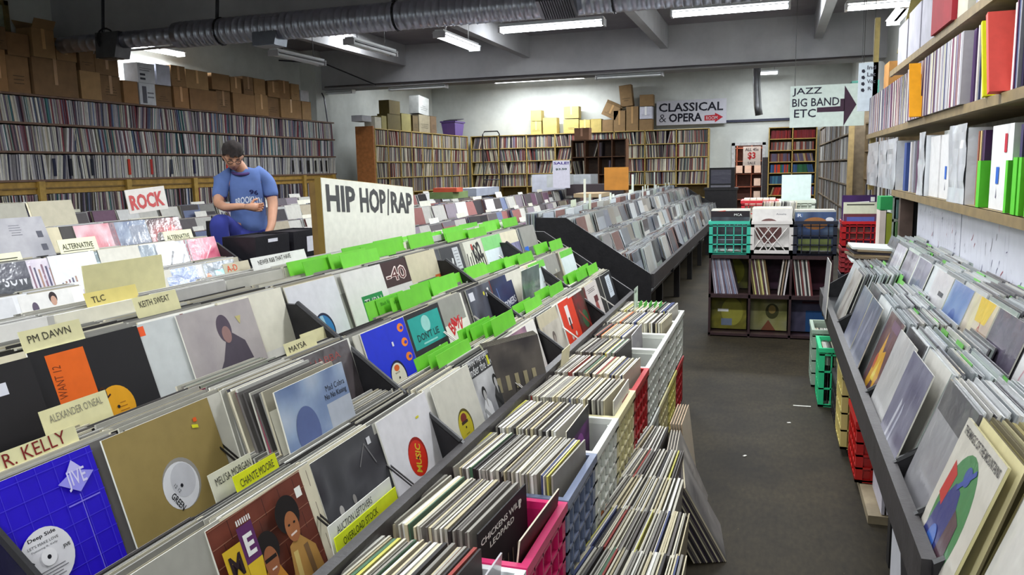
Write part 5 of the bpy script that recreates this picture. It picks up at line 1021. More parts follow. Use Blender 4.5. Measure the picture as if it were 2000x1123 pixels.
bk = [(-6.27, 3.01, 2.73, -5.97, 'tall tan carton lit by the far lamp, upper of the two', 0), (-6.27, 2.72, 2.38, -5.97, 'tan carton under the upper lit one on the back shelving', 0), (-5.93, 2.8, 2.38, -5.54, 'yellowish carton right of the two stacked lit ones', 0), (-5.35, 3.07, 2.76, -4.94, 'tan carton on top of the left end of the long carton row at the back', 0), (-5.36, 2.74, 2.38, -4.94, 'dark tan carton at the left end of the long carton row at the back', 0), (-4.92, 2.71, 2.38, -4.63, 'carton second from the left in the long back row', 0), (-4.62, 2.72, 2.38, -4.33, 'carton third from the left in the long back row', 0),
      (-4.36, 3.09, 2.75, -3.95, 'open tan carton tilted on top of the back row', .45), (-4.31, 2.69, 2.38, -4.02, 'reddish marked carton under the tilted open one', 0), (-4.01, 2.91, 2.38, -3.7, 'tall carton between the marked one and the leaning tower', 0), (-3.82, 3.55, 3.01, -3.5, 'narrow brown carton standing highest, leaning on the back tower', -.1), (-3.68, 3.0, 2.38, -3.36, 'tall brown carton carrying the leaning narrow one', 0), (-3.33, 3.28, 2.99, -2.98, 'brown carton on top of the white one next to the classical sign', 0), (-3.33, 2.98, 2.67, -3.01, 'white carton between two brown ones next to the classical sign', 0), (-3.34, 2.66, 2.38, -3.0, 'brown carton beneath the white one next to the classical sign', 0)]
for k, (a, z1, z0, b_, nm, ti) in enumerate(bk):
    c = (206, 206, 220) if nm.startswith('white') else (190, 170, 100) if k < 7 else (140, 112, 76)
    cbox(a, b_, z0 + .002, z1, 21.03, nm, c, tape=k % 2 == 1, marks=2 if k % 3 == 1 else 0, axis='x', tilt=ti, depth=.3, flaps=.08 if k == 7 else 0)
sd = [(14.95, 15.35, 2.5, 2.62, 'grey lidded box at the near end of the stepped back shelving', (170, 170, 176)), (15.5, 15.8, 2.385, 2.62, 'small white box with a dark hole on the side shelving', (200, 196, 180)), (15.82, 16.05, 2.385, 2.66, 'khaki carton beside the white box with a hole', (150, 140, 84)), (16.1, 16.75, 2.385, 2.72, 'dark olive carton under the tall one', (96, 84, 40)), (16.2, 16.75, 2.725, 3.02, 'dark olive carton on top, left of the pale flap', (100, 86, 40)), (16.8, 17.3, 2.385, 2.77, 'olive carton with a pale blue flap', (140, 132, 80)), (17.4, 17.7, 2.385, 2.75, 'dark brown carton before the tall printed one', (96, 80, 50)), (17.75, 18.4, 2.385, 2.8, 'tan carton beneath the tall printed one', (150, 140, 116)), (17.75, 18.35, 2.805, 3.23, 'tall white printed carton leaning at the side shelving', (180, 182, 180)), (18.45, 18.8, 2.385, 2.8, 'brown carton behind the tall printed one', (120, 96, 70))]
for k, (a, b_, z0, z1, nm, c) in enumerate(sd): cbox(a, b_, z0, z1, -8.07, nm, c, tape=False, marks=3 if 'printed' in nm else 0, tilt=.08 if 'leaning' in nm else 0)
pb = empty('plastic_bin', (-8.24, 20.3, 2.385), 'purple plastic bin with a lid ajar on the side shelving', 'bin')
g = MB(); g.hexa([(-.17, -.26, 0), (.17, -.26, 0), (.17, .26, 0), (-.17, .26, 0), (-.2, -.34, .36), (.2, -.34, .36), (.2, .34, .36), (-.2, .34, .36)], [(96, 70, 140)] * 6); g.box(-.22, -.36, .33, .22, .36, .37, (84, 60, 124)); g.build('bin_body', PLAS, pb)
g = MB(); g.box(-.2, -.2, 0, .2, .3, .02, (60, 54, 70), 0, Matrix.Translation((0, .02, .40)) @ Matrix.Rotation(.12, 4, 'X')); g.build('bin_lid', PLAS, pb)
# hand truck
ht_ = empty('hand_truck', (-7.1, 19.5, 0), 'dark tubular hand truck standing before the back corner', 'hand truck')
g = MB()
for x in (0, .45): g.tube([(x, 0, .1), (x, 0, 2.35), (x + (.05 if x == 0 else -.05), 0, 2.42)], .016, (60, 58, 66), 0, 6)
g.tube([(.05, 0, 2.42), (.4, 0, 2.42)], .016, (60, 58, 66), 0, 6)
for z in (.5, 1.2): g.tube([(0, 0, z), (.45, 0, z)], .014, (60, 58, 66), 0, 6)
g.build('truck_frame', METAL, ht_)
for x in (-.06, .5): g = MB(); g.tube([(x - .02, 0, .12), (x + .02, 0, .12)], .12, (30, 30, 30), 0, 14); g.build('wheel', PLAS, ht_)
# brown case in front of the back shelving
case('bookcase', 'dark brown half empty bookcase standing before the back shelving', -4.4, 18.0, -3.16, 18.35, [.5, .9, 1.3, 1.7, 2.08], 4, (110, 74, 48))
for a, b_, z in ((-4.3, -4.12, 1.7), (-3.95, -3.88, 1.7), (-3.8, -3.7, 1.7), (-4.35, -4.2, 1.3), (-4.15, -4.1, 1.3), (-3.6, -3.5, 1.3), (-4.3, -4.22, .9)): spines('x', 18.02, -1, a, b_, z, BK, int(z * 50 - a * 10), .01, .03, .3)
cbox(-4.35, -4.0, 2.085, 2.35, 18.05, 'pinkish carton on top of the half empty brown bookcase', (160, 120, 96), axis='x', depth=.28)
sbox(-4.05, 13.6, 1.05, -3.45, 13.9, 1.35, (200, 202, 214), 'white carton with a dark line in front of the brown bookcase', 'storage_box')
sbox(-3.25, 12.9, 1.0, -2.4, 13.5, 1.18, (60, 50, 54), 'dark brown chest behind the middle rack', 'storage_box')

# ================================================================ signs
def board(name, w_, h_, loc, label, texts, c=(226, 232, 230), wires=0, polys=()):
    t = empty(name, loc, label, 'sign'); mb = MB(); mb.box(0, 0, 0, w_, .012, h_, c)
    for p, col in polys: mb.poly([(a, -.002, b_) for a, b_ in p], col)
    for tx in texts: add_text(mb, tx[0], lambda a, b_: (a, -.004, b_), *tx[1:5], tx[5], tx[6] if len(tx) > 6 else 0, tx[7] if len(tx) > 7 else .015)
    mb.build('sign_board', PAPER, t)
    if wires:
        g = MB()
        for a in (.04, w_ - .04): g.tube([(a, .006, h_ - .02), (a, .006, wires)], .0025, (90, 90, 90), 0, 4)
        g.build('sign_wire', METAL, t)
INK = (40, 36, 56)
board('jazz_sign', .68, .40, (.14, 8.5, 1.80), 'hanging white sign JAZZ BIG BAND ETC with a dark right arrow', [('JAZZ', .02, .30, .27, .08, INK, 0, .008), ('BIG BAND', .02, .2, .43, .078, INK, 0, .008), ('ETC', .04, .095, .2, .08, INK, 0, .008)], (222, 236, 230), ZC - 1.8,
      [([(.25, .14), (.5, .14), (.5, .26), (.46, .26), (.46, .19), (.25, .185)], (70, 48, 66)), ([(.495, .385), (.605, .2), (.495, .0)], (70, 48, 66))])
board('directory_sign', .16, .42, (.70, 7.9, 1.90), 'narrow white list sign with dark bullets, right of the jazz sign', [('Ind', .07, .36, .07, .035, (90, 90, 100)), ('Lat', .07, .30, .07, .035, (90, 90, 100)), ('Voc', .07, .24, .07, .035, (90, 90, 100)), ('R', .08, .18, .03, .03, (90, 90, 100))], (214, 224, 232), ZC - 1.9, [([(.025, .34 - .055 * i), (.045, .33 - .055 * i), (.055, .345 - .055 * i), (.045, .365 - .055 * i), (.025, .36 - .055 * i)], (50, 50, 62)) for i in range(4)])
board('classical_sign', 1.76, .62, (-2.93, 21.3, 2.50), 'white sign CLASSICAL & OPERA ROOM with a red arrow on the far wall', [('CLASSICAL', .06, .34, 1.62, .22, (28, 28, 40), -.01, .02), ('&', .07, .08, .18, .2, (40, 40, 50), 0, -.01), ('OPERA', .32, .07, .84, .22, (28, 28, 40), 0, .03)], (196, 196, 206), 0,
      [([(1.22, .08), (1.48, .08), (1.48, .03), (1.68, .16), (1.48, .27), (1.48, .22), (1.22, .21)], (176, 34, 48))] )
mb = MB(); add_text(mb, 'ROOM', lambda a, b_: (a, -.006, b_), 1.26, .1, .28, .09, (214, 190, 196), 0, .01); o = mb.build('sign_lettering', PAPER); o.parent = [q for q in bpy.data.objects if q.name == 'classical_sign'][0]; 
board('price_sign', .45, .5, (-.78, 22.4, 1.42), 'white sign with a red $3 seen through the back doorway', [("ALL 45s", .05, .38, .34, .08, (70, 60, 70)), ('$3', .12, .15, .2, .2, (196, 40, 50), 0, .03), ('SALE', .12, .03, .2, .07, (90, 80, 90))], (236, 232, 232), 1.2)
# things by the doorway
t = case('bookcase', 'red brown shelves with small cartons seen through the back doorway', -1.35, 23.0, .2, 23.3, [.1, .5, .85, 1.2, 1.55, 1.9, 2.2], 4, (150, 84, 60))
for k, (a, z) in enumerate(((-.98, 1.22), (-.75, 1.22), (-.5, 1.22), (-.5, .87), (-.5, .52))): sbox(a, 22.95, z, a + .17, 23.1, z + .2, (224, 200, 184), 'small peach carton in the back room, ' + ['left of its row', 'middle of its row', 'right of its row', 'one shelf below', 'two shelves below'][k])
case('bookcase', 'bookcase of red bound volumes beside the back doorway', -.12, 21.0, .98, 21.35, [.4, .68, .955, 1.23, 1.5, 1.78, 2.06, 2.34], 2, (170, 140, 70))
RB = [(110, 34, 34), (90, 44, 36), (150, 40, 36), (120, 70, 50), (60, 90, 80), (60, 80, 120), (170, 150, 110), (190, 60, 40)]
for j, z in enumerate((.68, .955, 1.23, 1.5, 1.78, 2.06)):
    pal = [RB[:3], [(60, 110, 130), (50, 80, 110)], [(190, 60, 30), (40, 90, 60), (50, 80, 120)], [(150, 130, 90), (110, 60, 50), (90, 80, 100)], [(120, 60, 50), (90, 80, 84), (150, 140, 130)], [(130, 30, 30), (110, 30, 36)]][j] if j else RB
    spines('x', 21.03, -1, -.08, .38, z, pal, 500 + j, .02, .05, .3, h_=.2); spines('x', 21.03, -1, .46, .92, z, pal, 520 + j, .02, .05, .3, h_=.2)
t = empty('computer_desk', (-1.25, 15.6, 0), 'dark desk carrying a black monitor beside the end of the middle rack', 'desk'); g = MB(); g.box(0, 0, .98, .62, .5, 1.02, (40, 38, 40)); g.build('desk_top', BLACK, t); g = MB(); g.box(.02, .02, 0, .6, .48, .98, (34, 32, 34)); g.build('desk_body', BLACK, t)
t = empty('monitor', (-1.16, 15.75, 1.02), 'black monitor with a dim glassy screen on the dark desk', 'monitor'); g = MB(); g.box(0, 0, 0, .46, .3, .38, (24, 23, 26)); g.build('monitor_body', BLACK, t); g = MB(); g.box(.03, -.004, .08, .40, 0, .34, (60, 58, 76)); g.box(.03, -.03, .01, .4, 0, .05, (110, 108, 118)); g.build('monitor_screen', WRAP, t)
# tall magazine shelving on the right
case('bookcase', 'tall grey shelving of filed magazines on the right, under the jazz sign', .97, 11.6, 1.35, 19.5, [.1, .45, .8, 1.15, 1.5, 1.85, 2.2], 4, (110, 96, 76), axis='y', flip=True)
MG = [(150, 150, 146), (176, 174, 168), (120, 112, 104), (196, 196, 192), (130, 110, 96), (96, 92, 90), (160, 160, 166)]
for j, z in enumerate((.45, .8, 1.15, 1.5, 1.85)): spines('y', .98, -1, 11.65, 19.3, z, MG, 600 + j, .02, .07, .05, h_=.31)
g = MB(); g.box(0, 0, 0, .07, .06, 2.35, (150, 128, 84)); tag(g.build('shelf_post', WOOD, None, (.93, 11.5, 0)), 'wooden post at the near end of the tall magazine shelving', 'post')
case('bookcase', 'dark shelf bay between the magazine shelving and the right record shelf', 1.12, 8.4, 1.5, 11.4, [.5, .9, 1.25, 1.6, 1.95], 3, (120, 100, 70), axis='y', flip=True)
for j, z in enumerate((.9, 1.25, 1.6)): spines('y', 1.13, -1, 8.5, 11.3, z, MG + [(40, 38, 42)] * 3, 640 + j, .02, .08, .1, h_=.28)
for k, (x, y, z, c, nm, w_, h_) in enumerate(((.78, 13.0, 2.36, (150, 120, 80), 'brown carton on top of the magazine shelving', .5, .3), (.9, 12.2, 2.36, (190, 176, 120), 'flat cream carton above the jazz sign', .4, .1), (1.0, 12.2, 2.47, (40, 90, 80), 'teal carton above the jazz sign', .35, .2), (1.15, 9.6, 2.2, (170, 120, 60), 'orange brown carton above the narrow list sign', .35, .3))):
    sbox(x if x > .96 else .98, y, 2.21 if z > 2.4 and k != 2 else 2.21, x + w_ if x + w_ < 1.7 else 1.7, y + .4, 2.21 + h_ + (.15 if k == 2 else 0), c, nm)
g = MB(); g.hexa([(0, 0, 0), (.1, 0, 0), (.1, .05, 0), (0, .05, 0), (.25, 0, 1.25), (.35, 0, 1.25), (.35, .05, 1.25), (.25, .05, 1.25)], [(176, 160, 96)] * 6); tag(g.build('timber_brace', WOOD, None, (1.02, 8.0, 2.4)), 'slanting yellowish timber brace above the right shelf', 'timber')

# ================================================================ crate stand across the aisle
ds = empty('cube_shelf', (-.5, 6.9, 0), 'dark low cube shelf across the end of the aisle, carrying three crates', 'shelf')
DB = (58, 42, 44)
for z in (.0, .335, .67): g = MB(); g.box(0, 0, z + .01 if z == 0 else z, .98, .36, z + .03, DB); g.build('shelf_board', BLACK, ds)
for x in (0, .325, .65, .965): g = MB(); g.box(x, 0, 0, x + .018, .36, .7, DB); g.build('side_panel', BLACK, ds)
g = MB(); g.box(0, .35, 0, .98, .36, .7, (40, 30, 32)); g.build('back_panel', BLACK, ds)
rr = random.Random(9)
for (x0, n, le, pal) in ((-.47, 13, .12, [(150, 140, 150), (176, 176, 190), (120, 100, 110), (130, 136, 160)]), (-.15, 9, .16, [(110, 90, 60), (190, 184, 120), (90, 60, 70), (206, 200, 180)]), (.185, 9, .13, [(110, 60, 60), (190, 186, 180), (60, 60, 60), (206, 200, 190)])):
    for k in range(n):
        t = .009 + .003 * (k % 3); lk = le + (.02 * k if x0 < -.4 else 0) * .5; x = x0 + k * .0155
        mb = spine_mesh(pal[k % 4], t, .3); o = mb.build('vinyl_record', PAPER, None, (x + .02, 6.93, .366), (0, -lk, 0)); NREC[0] += 1
        tag(o, 'record leaning in the upper row of the cube shelf, ' + ('left' if x0 < -.4 else 'middle' if x0 < 0 else 'right') + ' compartment', 'record', 'cube shelf records, ' + ('left' if x0 < -.4 else 'middle' if x0 < 0 else 'right') + ' compartment')
for k in range(3):
    mb = spine_mesh([(196, 190, 180), (150, 130, 110), (206, 200, 200)][k], .012, .3); o = mb.build('vinyl_record', PAPER, None, (.065 + k * .022, 6.93, .366), (0, .12, 0)); tag(o, 'record leaning the other way in the middle compartment of the cube shelf', 'record', 'right-leaning cube shelf records')
covs = [([(90, 84, 30), (140, 134, 50), (60, 60, 40)], [('e', .6, .5, .3, .4, (150, 146, 60)), ('r', .3, .1, .6, .3, (110, 120, 140)), ('r', .2, .5, .5, .58, W)], 'yellow green cover in the lower left compartment of the cube shelf', -.34, .04), ([(96, 96, 50), (150, 146, 90), (130, 130, 110)], [('e', .6, .55, .18, .22, (60, 60, 30)), ('e', .6, .6, .1, .12, (130, 110, 60)), ('p', [(.3, 0), (.7, 0), (.5, .3)], (120, 70, 50))], 'yellow cover with a round face in the lower middle compartment', -.01, .04),
        ([(70, 66, 90), (90, 86, 110), (50, 48, 66)], [('r', .4, 0, 1, .6, (40, 80, 130)), ('r', .3, .8, .8, .86, (90, 50, 70))], 'blue and grey cover in the lower right compartment', .32, .04), ([(70, 66, 50), (110, 110, 40), (60, 56, 50)], [('e', .6, .5, .3, .4, (150, 150, 50))], 'cover with a yellow disc behind the leaning records, upper left compartment', -.34, .372), ([(60, 40, 60), (90, 60, 80), (50, 40, 50)], [], 'purple cover behind the records, upper middle compartment', -.01, .372), ([(70, 36, 50), (90, 50, 66), (60, 40, 50)], [], 'wine red cover behind the records, upper right compartment', .32, .372)]
for bg, ops, nm, x, z in covs: place_rec(sleeve_mesh(bg, ops, n=8, size=.3), (x, 7.05 if z < .1 else 7.23, z), '-y', .04, nm)
def dcrate(x, col, nm, diamond, covers, rn):
    crate(x, 7.07, .704, col, nm, wx=.335, wy=.34, open_=True, diamond=diamond)
    bg, ops, nm2, dz = covers; place_rec(sleeve_mesh(bg, ops, n=12), (x, 6.935, .722 + dz), '-y', .05, nm2)
    rr = random.Random(rn)
    for k in range(22):
        c = shade(rr.choice(NORMAL[:5]), 1); stuff_sleeve((x + rr.uniform(-.005, .005), 6.955 + k * .0115, .722 + dz + rr.uniform(0, .01)), (1, 0, 0), (0, -1, 0), (0, .06, 1), LP * .98, .008, LP, c, c)
dcrate(-.335, (56, 176, 150), 'teal crate on the cube shelf', False, ([(50, 52, 58), (80, 84, 90), (40, 40, 44)], [('t', 'TUFF', .3, .58, .6, .12, (130, 150, 160)), ('t', 'RIFF', .05, .9, .34, .08, (206, 60, 40), .1, .04), ('r', 0, .84, 1, .99, (40, 34, 38)), ('t', 'MCA', .6, .87, .2, .06, W)] + lines(.1, .35, .8, 3, (150, 160, 170), .06, .02), 'dark cover with red corner lettering in the teal crate', .03), 1)
dcrate(.0, (206, 200, 196), 'white diamond-mesh crate on the cube shelf', True, ((214, 210, 206), [('e', .42, .42, .33, .33, (110, 76, 74)), ('e', .42, .42, .1, .1, (140, 100, 96)), ('t', 'Amelia', .6, .84, .25, .05, (110, 110, 120))], 'white sleeve with a brown disc in the white diamond-mesh crate', .045), 2)
dcrate(.335, (28, 30, 44), 'navy black crate on the cube shelf', False, ([(70, 90, 130), (50, 60, 90), (110, 130, 150)], [('e', .5, .7, .3, .16, (150, 100, 60)), ('r', .1, .0, .9, .3, (110, 120, 70)), ('r', .04, .86, .2, .96, (90, 110, 150)), ('t', 'R', .07, .87, .1, .08, W), ('e', .85, .8, .1, .06, (206, 206, 214))], 'blue cover with an orange band in the navy black crate', .02), 3)
# crates behind it
crate(-.12, 7.75, .56, (206, 208, 200), 'lower pale crate behind the cube shelf'); crate(.2, 7.75, .56, (206, 208, 200), 'lower pale crate right of its twin behind the cube shelf')
crate(-.12, 7.75, .28, CRD, 'bottom red crate behind the cube shelf'); crate(.2, 7.75, .28, CW, 'bottom white crate behind the cube shelf'); crate(-.12, 7.75, .0, CRD, 'red floor crate behind the cube shelf'); crate(.2, 7.75, .0, CW, 'white floor crate behind the cube shelf')
crate(-.11, 7.75, .845, (196, 40, 50), 'red crate holding white boxes behind the cube shelf', wx=.32, open_=True); crate(.21, 7.75, .845, (214, 222, 206), 'white crate with a blank white card behind the cube shelf', wx=.3)
for i in range(5):
    for j in range(3): sbox(-.25 + .056 * i, 7.61, .86 + .095 * j, -.20 + .056 * i, 7.85, .95 + .095 * j, (228, 226, 206), 'small white box in the red crate behind the cube shelf', 'small_box', PAPER, 'box', 'small white boxes in the red crate')
mb = MB(); mb.box(-.125, 0, 0, .125, .004, .3, (216, 232, 228)); tag(mb.build('blank_card', PAPER, None, (.2, 7.66, 1.05), (-.04, 0, 0)), 'blank white card standing in the white crate behind the cube shelf', 'card')
for k in range(24):
    c = rr.choice(NORMAL); stuff_sleeve((.0 + .012 * k - .1, 7.42, .9), (0, 1, 0), (1, 0, 0), (.1, 0, 1), .26, .008, .22, c, c)
crate(.06, 7.42, .704 - .0, (200, 200, 196), 'pale crate of small records between the cube shelf and the tall stack', wx=.36, wy=.3, h=.22)
g = MB(); g.box(-.15, 7.27, .0, .3, 7.57, .70, (60, 46, 44)); tag(g.build('wooden_plinth', BLACK), 'dark wooden plinth behind the cube shelf', 'plinth')
# crate tower at the far end of the right rack
for j, (c, nm) in enumerate((((150, 60, 70), 'floor crate of the tower beyond the right rack'), ((60, 60, 70), 'second crate of the tower beyond the right rack'), ((176, 60, 66), 'pinkish third crate of the tower beyond the right rack'), ((190, 28, 34), 'red crate on top of the tower beyond the right rack'))):
    crate(.74, 7.75, .235 * j, c, nm, wx=.29, wy=.3, h=.23, open_=j == 3)
place_rec(sleeve_mesh([(96, 50, 60), (120, 60, 60), (60, 60, 120)], [('r', .1, .75, .9, .9, (90, 100, 170)), ('e', .5, .4, .3, .25, (120, 70, 66))], n=6, size=.28), (.74, 7.625, .72), '-y', .02, 'reddish cover inside the top red crate of the tower')
place_rec(sleeve_mesh((214, 214, 190), [('r', .1, .9, .9, .94, (70, 70, 60))], size=.28), (.74, 7.66, .82), '-y', .03, 'cream cover rising behind the red crate of the tower')
place_rec(sleeve_mesh([(60, 30, 80), (80, 50, 110), (50, 30, 70)], [('l', .3, .76, .8, .79, .035, W), ('r', .84, .8, .96, .94, W)], size=.28, n=4), (.73, 7.71, .88), '-y', .03, 'purple cover with white script rising highest in the tower')
for k, (x, w_, z0, z1, c, nm) in enumerate(((.74, .04, .8, 1.1, (214, 200, 190), 'pale box right of the red crate tower'), (.785, .035, .8, 1.08, (140, 150, 40), 'olive green box right of the red crate tower'), (.74, .08, 1.105, 1.2, (40, 150, 80), 'green box on the pale and olive ones'))): sbox(x, 6.3, z0, x + w_, 6.5, z1, c, nm, 'storage_box')
g = MB(); g.box(.72, 6.25, 0, .88, 6.6, .8, (90, 84, 80)); tag(g.build('small_cabinet', BLACK), 'grey pedestal under the narrow boxes beyond the right rack', 'cabinet')
case('bookcase', 'narrow white-edged rack of shelves right of the crate tower', .86, 6.6, 1.15, 6.8, [.6, .85, 1.02, 1.2], 1, (200, 206, 200))
for z, c in ((.605, (110, 110, 100)), (.855, (120, 160, 110)), (1.025, (130, 160, 160))): sbox(.885, 6.58, z, 1.12, 6.75, z + .14, c, ['grey', 'green', 'blue grey'][int(z > .8) + int(z > 1)] + ' package on the narrow rack of shelves', 'package')
# ================================================================ the browsing man
from mathutils import Vector as V
def skinned(name, mat, verts, edges, radii, parent, col, sub=2, root=0):
    me = bpy.data.meshes.new(name); me.from_pydata(verts, edges, [])
    o = bpy.data.objects.new(name, me); COL.objects.link(o)
    import bmesh
    bm = bmesh.new(); bm.from_mesh(me); ly = bm.verts.layers.skin.verify(); bm.verts.ensure_lookup_table()
    for i, v in enumerate(bm.verts):
        r_ = radii[i]; v[ly].radius = (r_, r_) if not isinstance(r_, tuple) else r_; v[ly].use_root = (i == root)
    bm.to_mesh(me); bm.free()
    o.modifiers.new('skin', 'SKIN').use_smooth_shade = True
    s_ = o.modifiers.new('sub', 'SUBSURF'); s_.levels = sub; s_.render_levels = sub
    dg = bpy.context.evaluated_depsgraph_get(); bpy.context.view_layer.update(); dg = bpy.context.evaluated_depsgraph_get()
    m2 = bpy.data.meshes.new_from_object(o.evaluated_get(dg)); bpy.data.objects.remove(o)
    m2.materials.clear(); m2.materials.append(mat); ca = m2.color_attributes.new('Col', 'FLOAT_COLOR', 'CORNER'); n = len(m2.loops)
    l = lin(col); ca.data.foreach_set('color', [*l, 1.0] * n); m2.name = name
    for p in m2.polygons: p.use_smooth = True; p.material_index = 0
    o = bpy.data.objects.new(name, m2); COL.objects.link(o); o.parent = parent; return o
px, py = -4.27, 5.78
man = empty('person', (px, py, 0), 'person in a blue ringer T-shirt bending over a black record box, knee raised', 'person')
SK = (190, 140, 112)
man.rotation_euler.z = .62
v = [(.02, .02, .98), (.02, .03, 1.18), (.02, 0, 1.36), (.0, -.03, 1.47), (-.03, -.07, 1.525), (-.055, -.10, 1.57),
     (-.17, 0, 1.43), (-.215, -.08, 1.22), (-.15, -.27, 1.19), (-.04, -.34, 1.20), (.03, -.36, 1.195),
     (.19, -.0, 1.44), (.225, -.06, 1.2), (.20, -.2, 1.03), (.155, -.28, .95),
     (-.08, 0, .93), (-.2, -.30, 1.10), (-.16, -.26, .68), (-.18, -.36, .62), (.11, .02, .93), (.12, .03, .5), (.12, .08, .08), (.12, -.06, .04)]
e = [(0, 1), (1, 2), (2, 3), (3, 4), (4, 5), (2, 6), (6, 7), (7, 8), (8, 9), (9, 10), (2, 11), (11, 12), (12, 13), (13, 14), (0, 15), (15, 16), (16, 17), (17, 18), (0, 19), (19, 20), (20, 21), (21, 22)]
rd = [(.13, .1), (.12, .095), (.13, .1), .066, .056, .056, .06, .045, .037, .03, .024, .06, .046, .035, .028, .085, .065, .045, .035, .085, .06, .045, .035]
body = skinned('body', SKIN, v, e, rd, man, SK)
HF = Matrix.Translation((-.07, -.135, 1.605)) @ Matrix.Rotation(.12, 4, 'Z') @ Matrix.Rotation(.62, 4, 'X')
import bmesh
def ga(p, c, s_): return math.exp(-((p[0]-c[0])**2 + (p[1]-c[1])**2 + (p[2]-c[2])**2) / s_)
bm = bmesh.new(); bmesh.ops.create_icosphere(bm, subdivisions=4, radius=1)
hv = []; 
for q in bm.verts:
    x, y, z = q.co; k = 1 - .3 * max(0, -z) ** 1.6; X, Y, Z = x * .073 * k, y * .092, z * .113
    if y < 0 and z < 0: Y -= .006 * -z
    Y -= .03 * ga((x, y, z), (0, -1, -.12), .035) + .012 * ga((x, y, z), (0, -.98, .1), .03)       # nose
    Y += .012 * (ga((x, y, z), (.42, -.88, .12), .04) + ga((x, y, z), (-.42, -.88, .12), .04))      # eye sockets
    Y -= .008 * ga((x, y, z), (0, -.85, -.5), .05) + .006 * ga((x, y, z), (0, -.6, -.85), .06)
    X += (.016 if x > 0 else -.016) * (ga((x, y, z), (1, .05, -.05), .03) + ga((x, y, z), (-1, .05, -.05), .03))   # ears
    hv.append(tuple(HF @ V((X, Y, Z))))
head = MB(); head.v = hv; head.f = [tuple(w_.index for w_ in f.verts) for f in bm.faces]
head.c = [(150, 96, 88) if abs(f.calc_center_median().x) < .27 and -.56 < f.calc_center_median().z < -.45 and f.calc_center_median().y < -.6 else SK for f in bm.faces]; head.m = [0] * len(head.f)
# join head and hands into the one body mesh
def hand(base, ax, n_):
    h = MB(); ax = ax.normalized(); side = ax.cross(V((0, -1, 0.3))).normalized(); dn = ax.cross(side).normalized()
    h.tube([tuple(base - ax * .03), tuple(base + ax * .02), tuple(base + ax * .05), tuple(base + ax * .08)], [.024, .032, .036, .03], SK, 0, 10)
    for i, (L_, o_) in enumerate(((.07, -.028), (.08, -.01), (.075, .01), (.06, .027))):
        p0 = base + ax * .07 + side * o_; cur = dn * (-.4 if n_ == 0 else .3)
        p1 = p0 + (ax * .8 + cur * .5).normalized() * L_ * .45; p2 = p1 + (ax * .5 + cur * 1.4).normalized() * L_ * .35; p3 = p2 + (ax * .1 + cur * 2).normalized() * L_ * .25
        h.tube([tuple(q) for q in (p0 - ax * .02, p0, p1, p2, p3)], [.009, .0095, .009, .008, .006], SK, 0, 7)
    t0 = base + ax * .02 - side * .03; t1 = t0 + (ax * .5 - side).normalized() * .035; t2 = t1 + (ax - side * .3).normalized() * .03
    h.tube([tuple(base + ax * .01), tuple(t0), tuple(t1), tuple(t2)], [.012, .012, .0105, .008], SK, 0, 7)
    return h
pieces = [head.build('head_tmp', SKIN, smooth=True), hand(V((.03, -.36, 1.195)), V((1, -.25, -.1)), 0).build('tmp', SKIN, smooth=True), hand(V((.155, -.28, .95)), V((-.3, -.35, -.9)), 1).build('tmp', SKIN, smooth=True)]
b2 = bmesh.new(); b2.from_mesh(body.data)
for q in pieces: b2.from_mesh(q.data); 
b2.to_mesh(body.data); b2.free()
for q in pieces: bpy.data.objects.remove(q)
for p_ in body.data.polygons: p_.use_smooth = True
shirt = skinned('shirt', CLOTH, [(.02, .02, .9), (.02, .03, 1.08), (.02, .02, 1.22), (.02, 0, 1.35), (.0, -.02, 1.445), (-.10, 0, 1.45), (-.17, -.01, 1.40), (-.212, -.05, 1.24), (.13, -.0, 1.455), (.19, -.01, 1.40), (.224, -.05, 1.24)],
    [(0, 1), (1, 2), (2, 3), (3, 4), (3, 5), (5, 6), (6, 7), (3, 8), (8, 9), (9, 10)], [(.175, .15), (.16, .135), (.16, .13), (.15, .115), (.09, .075), .085, .076, .064, .085, .076, .064], man, (88, 112, 168), sub=4)
TRC = (42, 50, 130)
tr = skinned('trousers', CLOTH, [(0, .03, .93), (-.08, 0, .92), (-.2, -.26, 1.09), (-.215, -.31, 1.05), (-.175, -.25, .68), (.1, .03, .88), (.12, .04, .5), (.12, .08, .1)], [(0, 1), (1, 2), (2, 3), (3, 4), (0, 5), (5, 6), (6, 7)], [(.145, .13), .11, .085, .082, .07, .12, .085, .07], man, TRC)
ca = shirt.data.color_attributes['Col']; trim_l = lin((66, 48, 98))
for pl in shirt.data.polygons:
    c = pl.center; cuff = abs(c.x - .01) > .15 and 1.1 < c.z < 1.275; neck = False
    if cuff or neck:
        for li in pl.loop_indices: ca.data[li].color = (*trim_l, 1)
g = MB(); g.tube([(-.012 + math.cos(a) * .072, -.055 + math.sin(a) * .066, 1.478 + .022 * math.sin(a)) for a in [i * 2 * PI / 24 for i in range(25)]], .013, (70, 50, 104), 0, 8, False)
g.build('shirt_collar', CLOTH, shirt, smooth=True)
mb = MB()
def arc(px_, pz_):
    th = px_ / .16; return (.03 + .15 * math.sin(th), -.135 + .08 * (1 - math.cos(th)), 1.215 + pz_ - 1.4 * px_ * px_)
for tx, wd, ht_t, ox, oz, cc in (('BROOKLYN', .25, .06, 0, 0, (214, 222, 236)), ('96', .08, .04, .05, .075, (30, 34, 80))):
    vs, fs = text_geo(tx, .03); n0 = len(mb.v)
    for a, b_ in vs: mb.v.append(arc(ox + (a - .5) * wd, oz + b_ * ht_t))
    for f_ in fs: mb.f.append(tuple(n0 + i for i in f_)); mb.c.append(cc); mb.m.append(0)
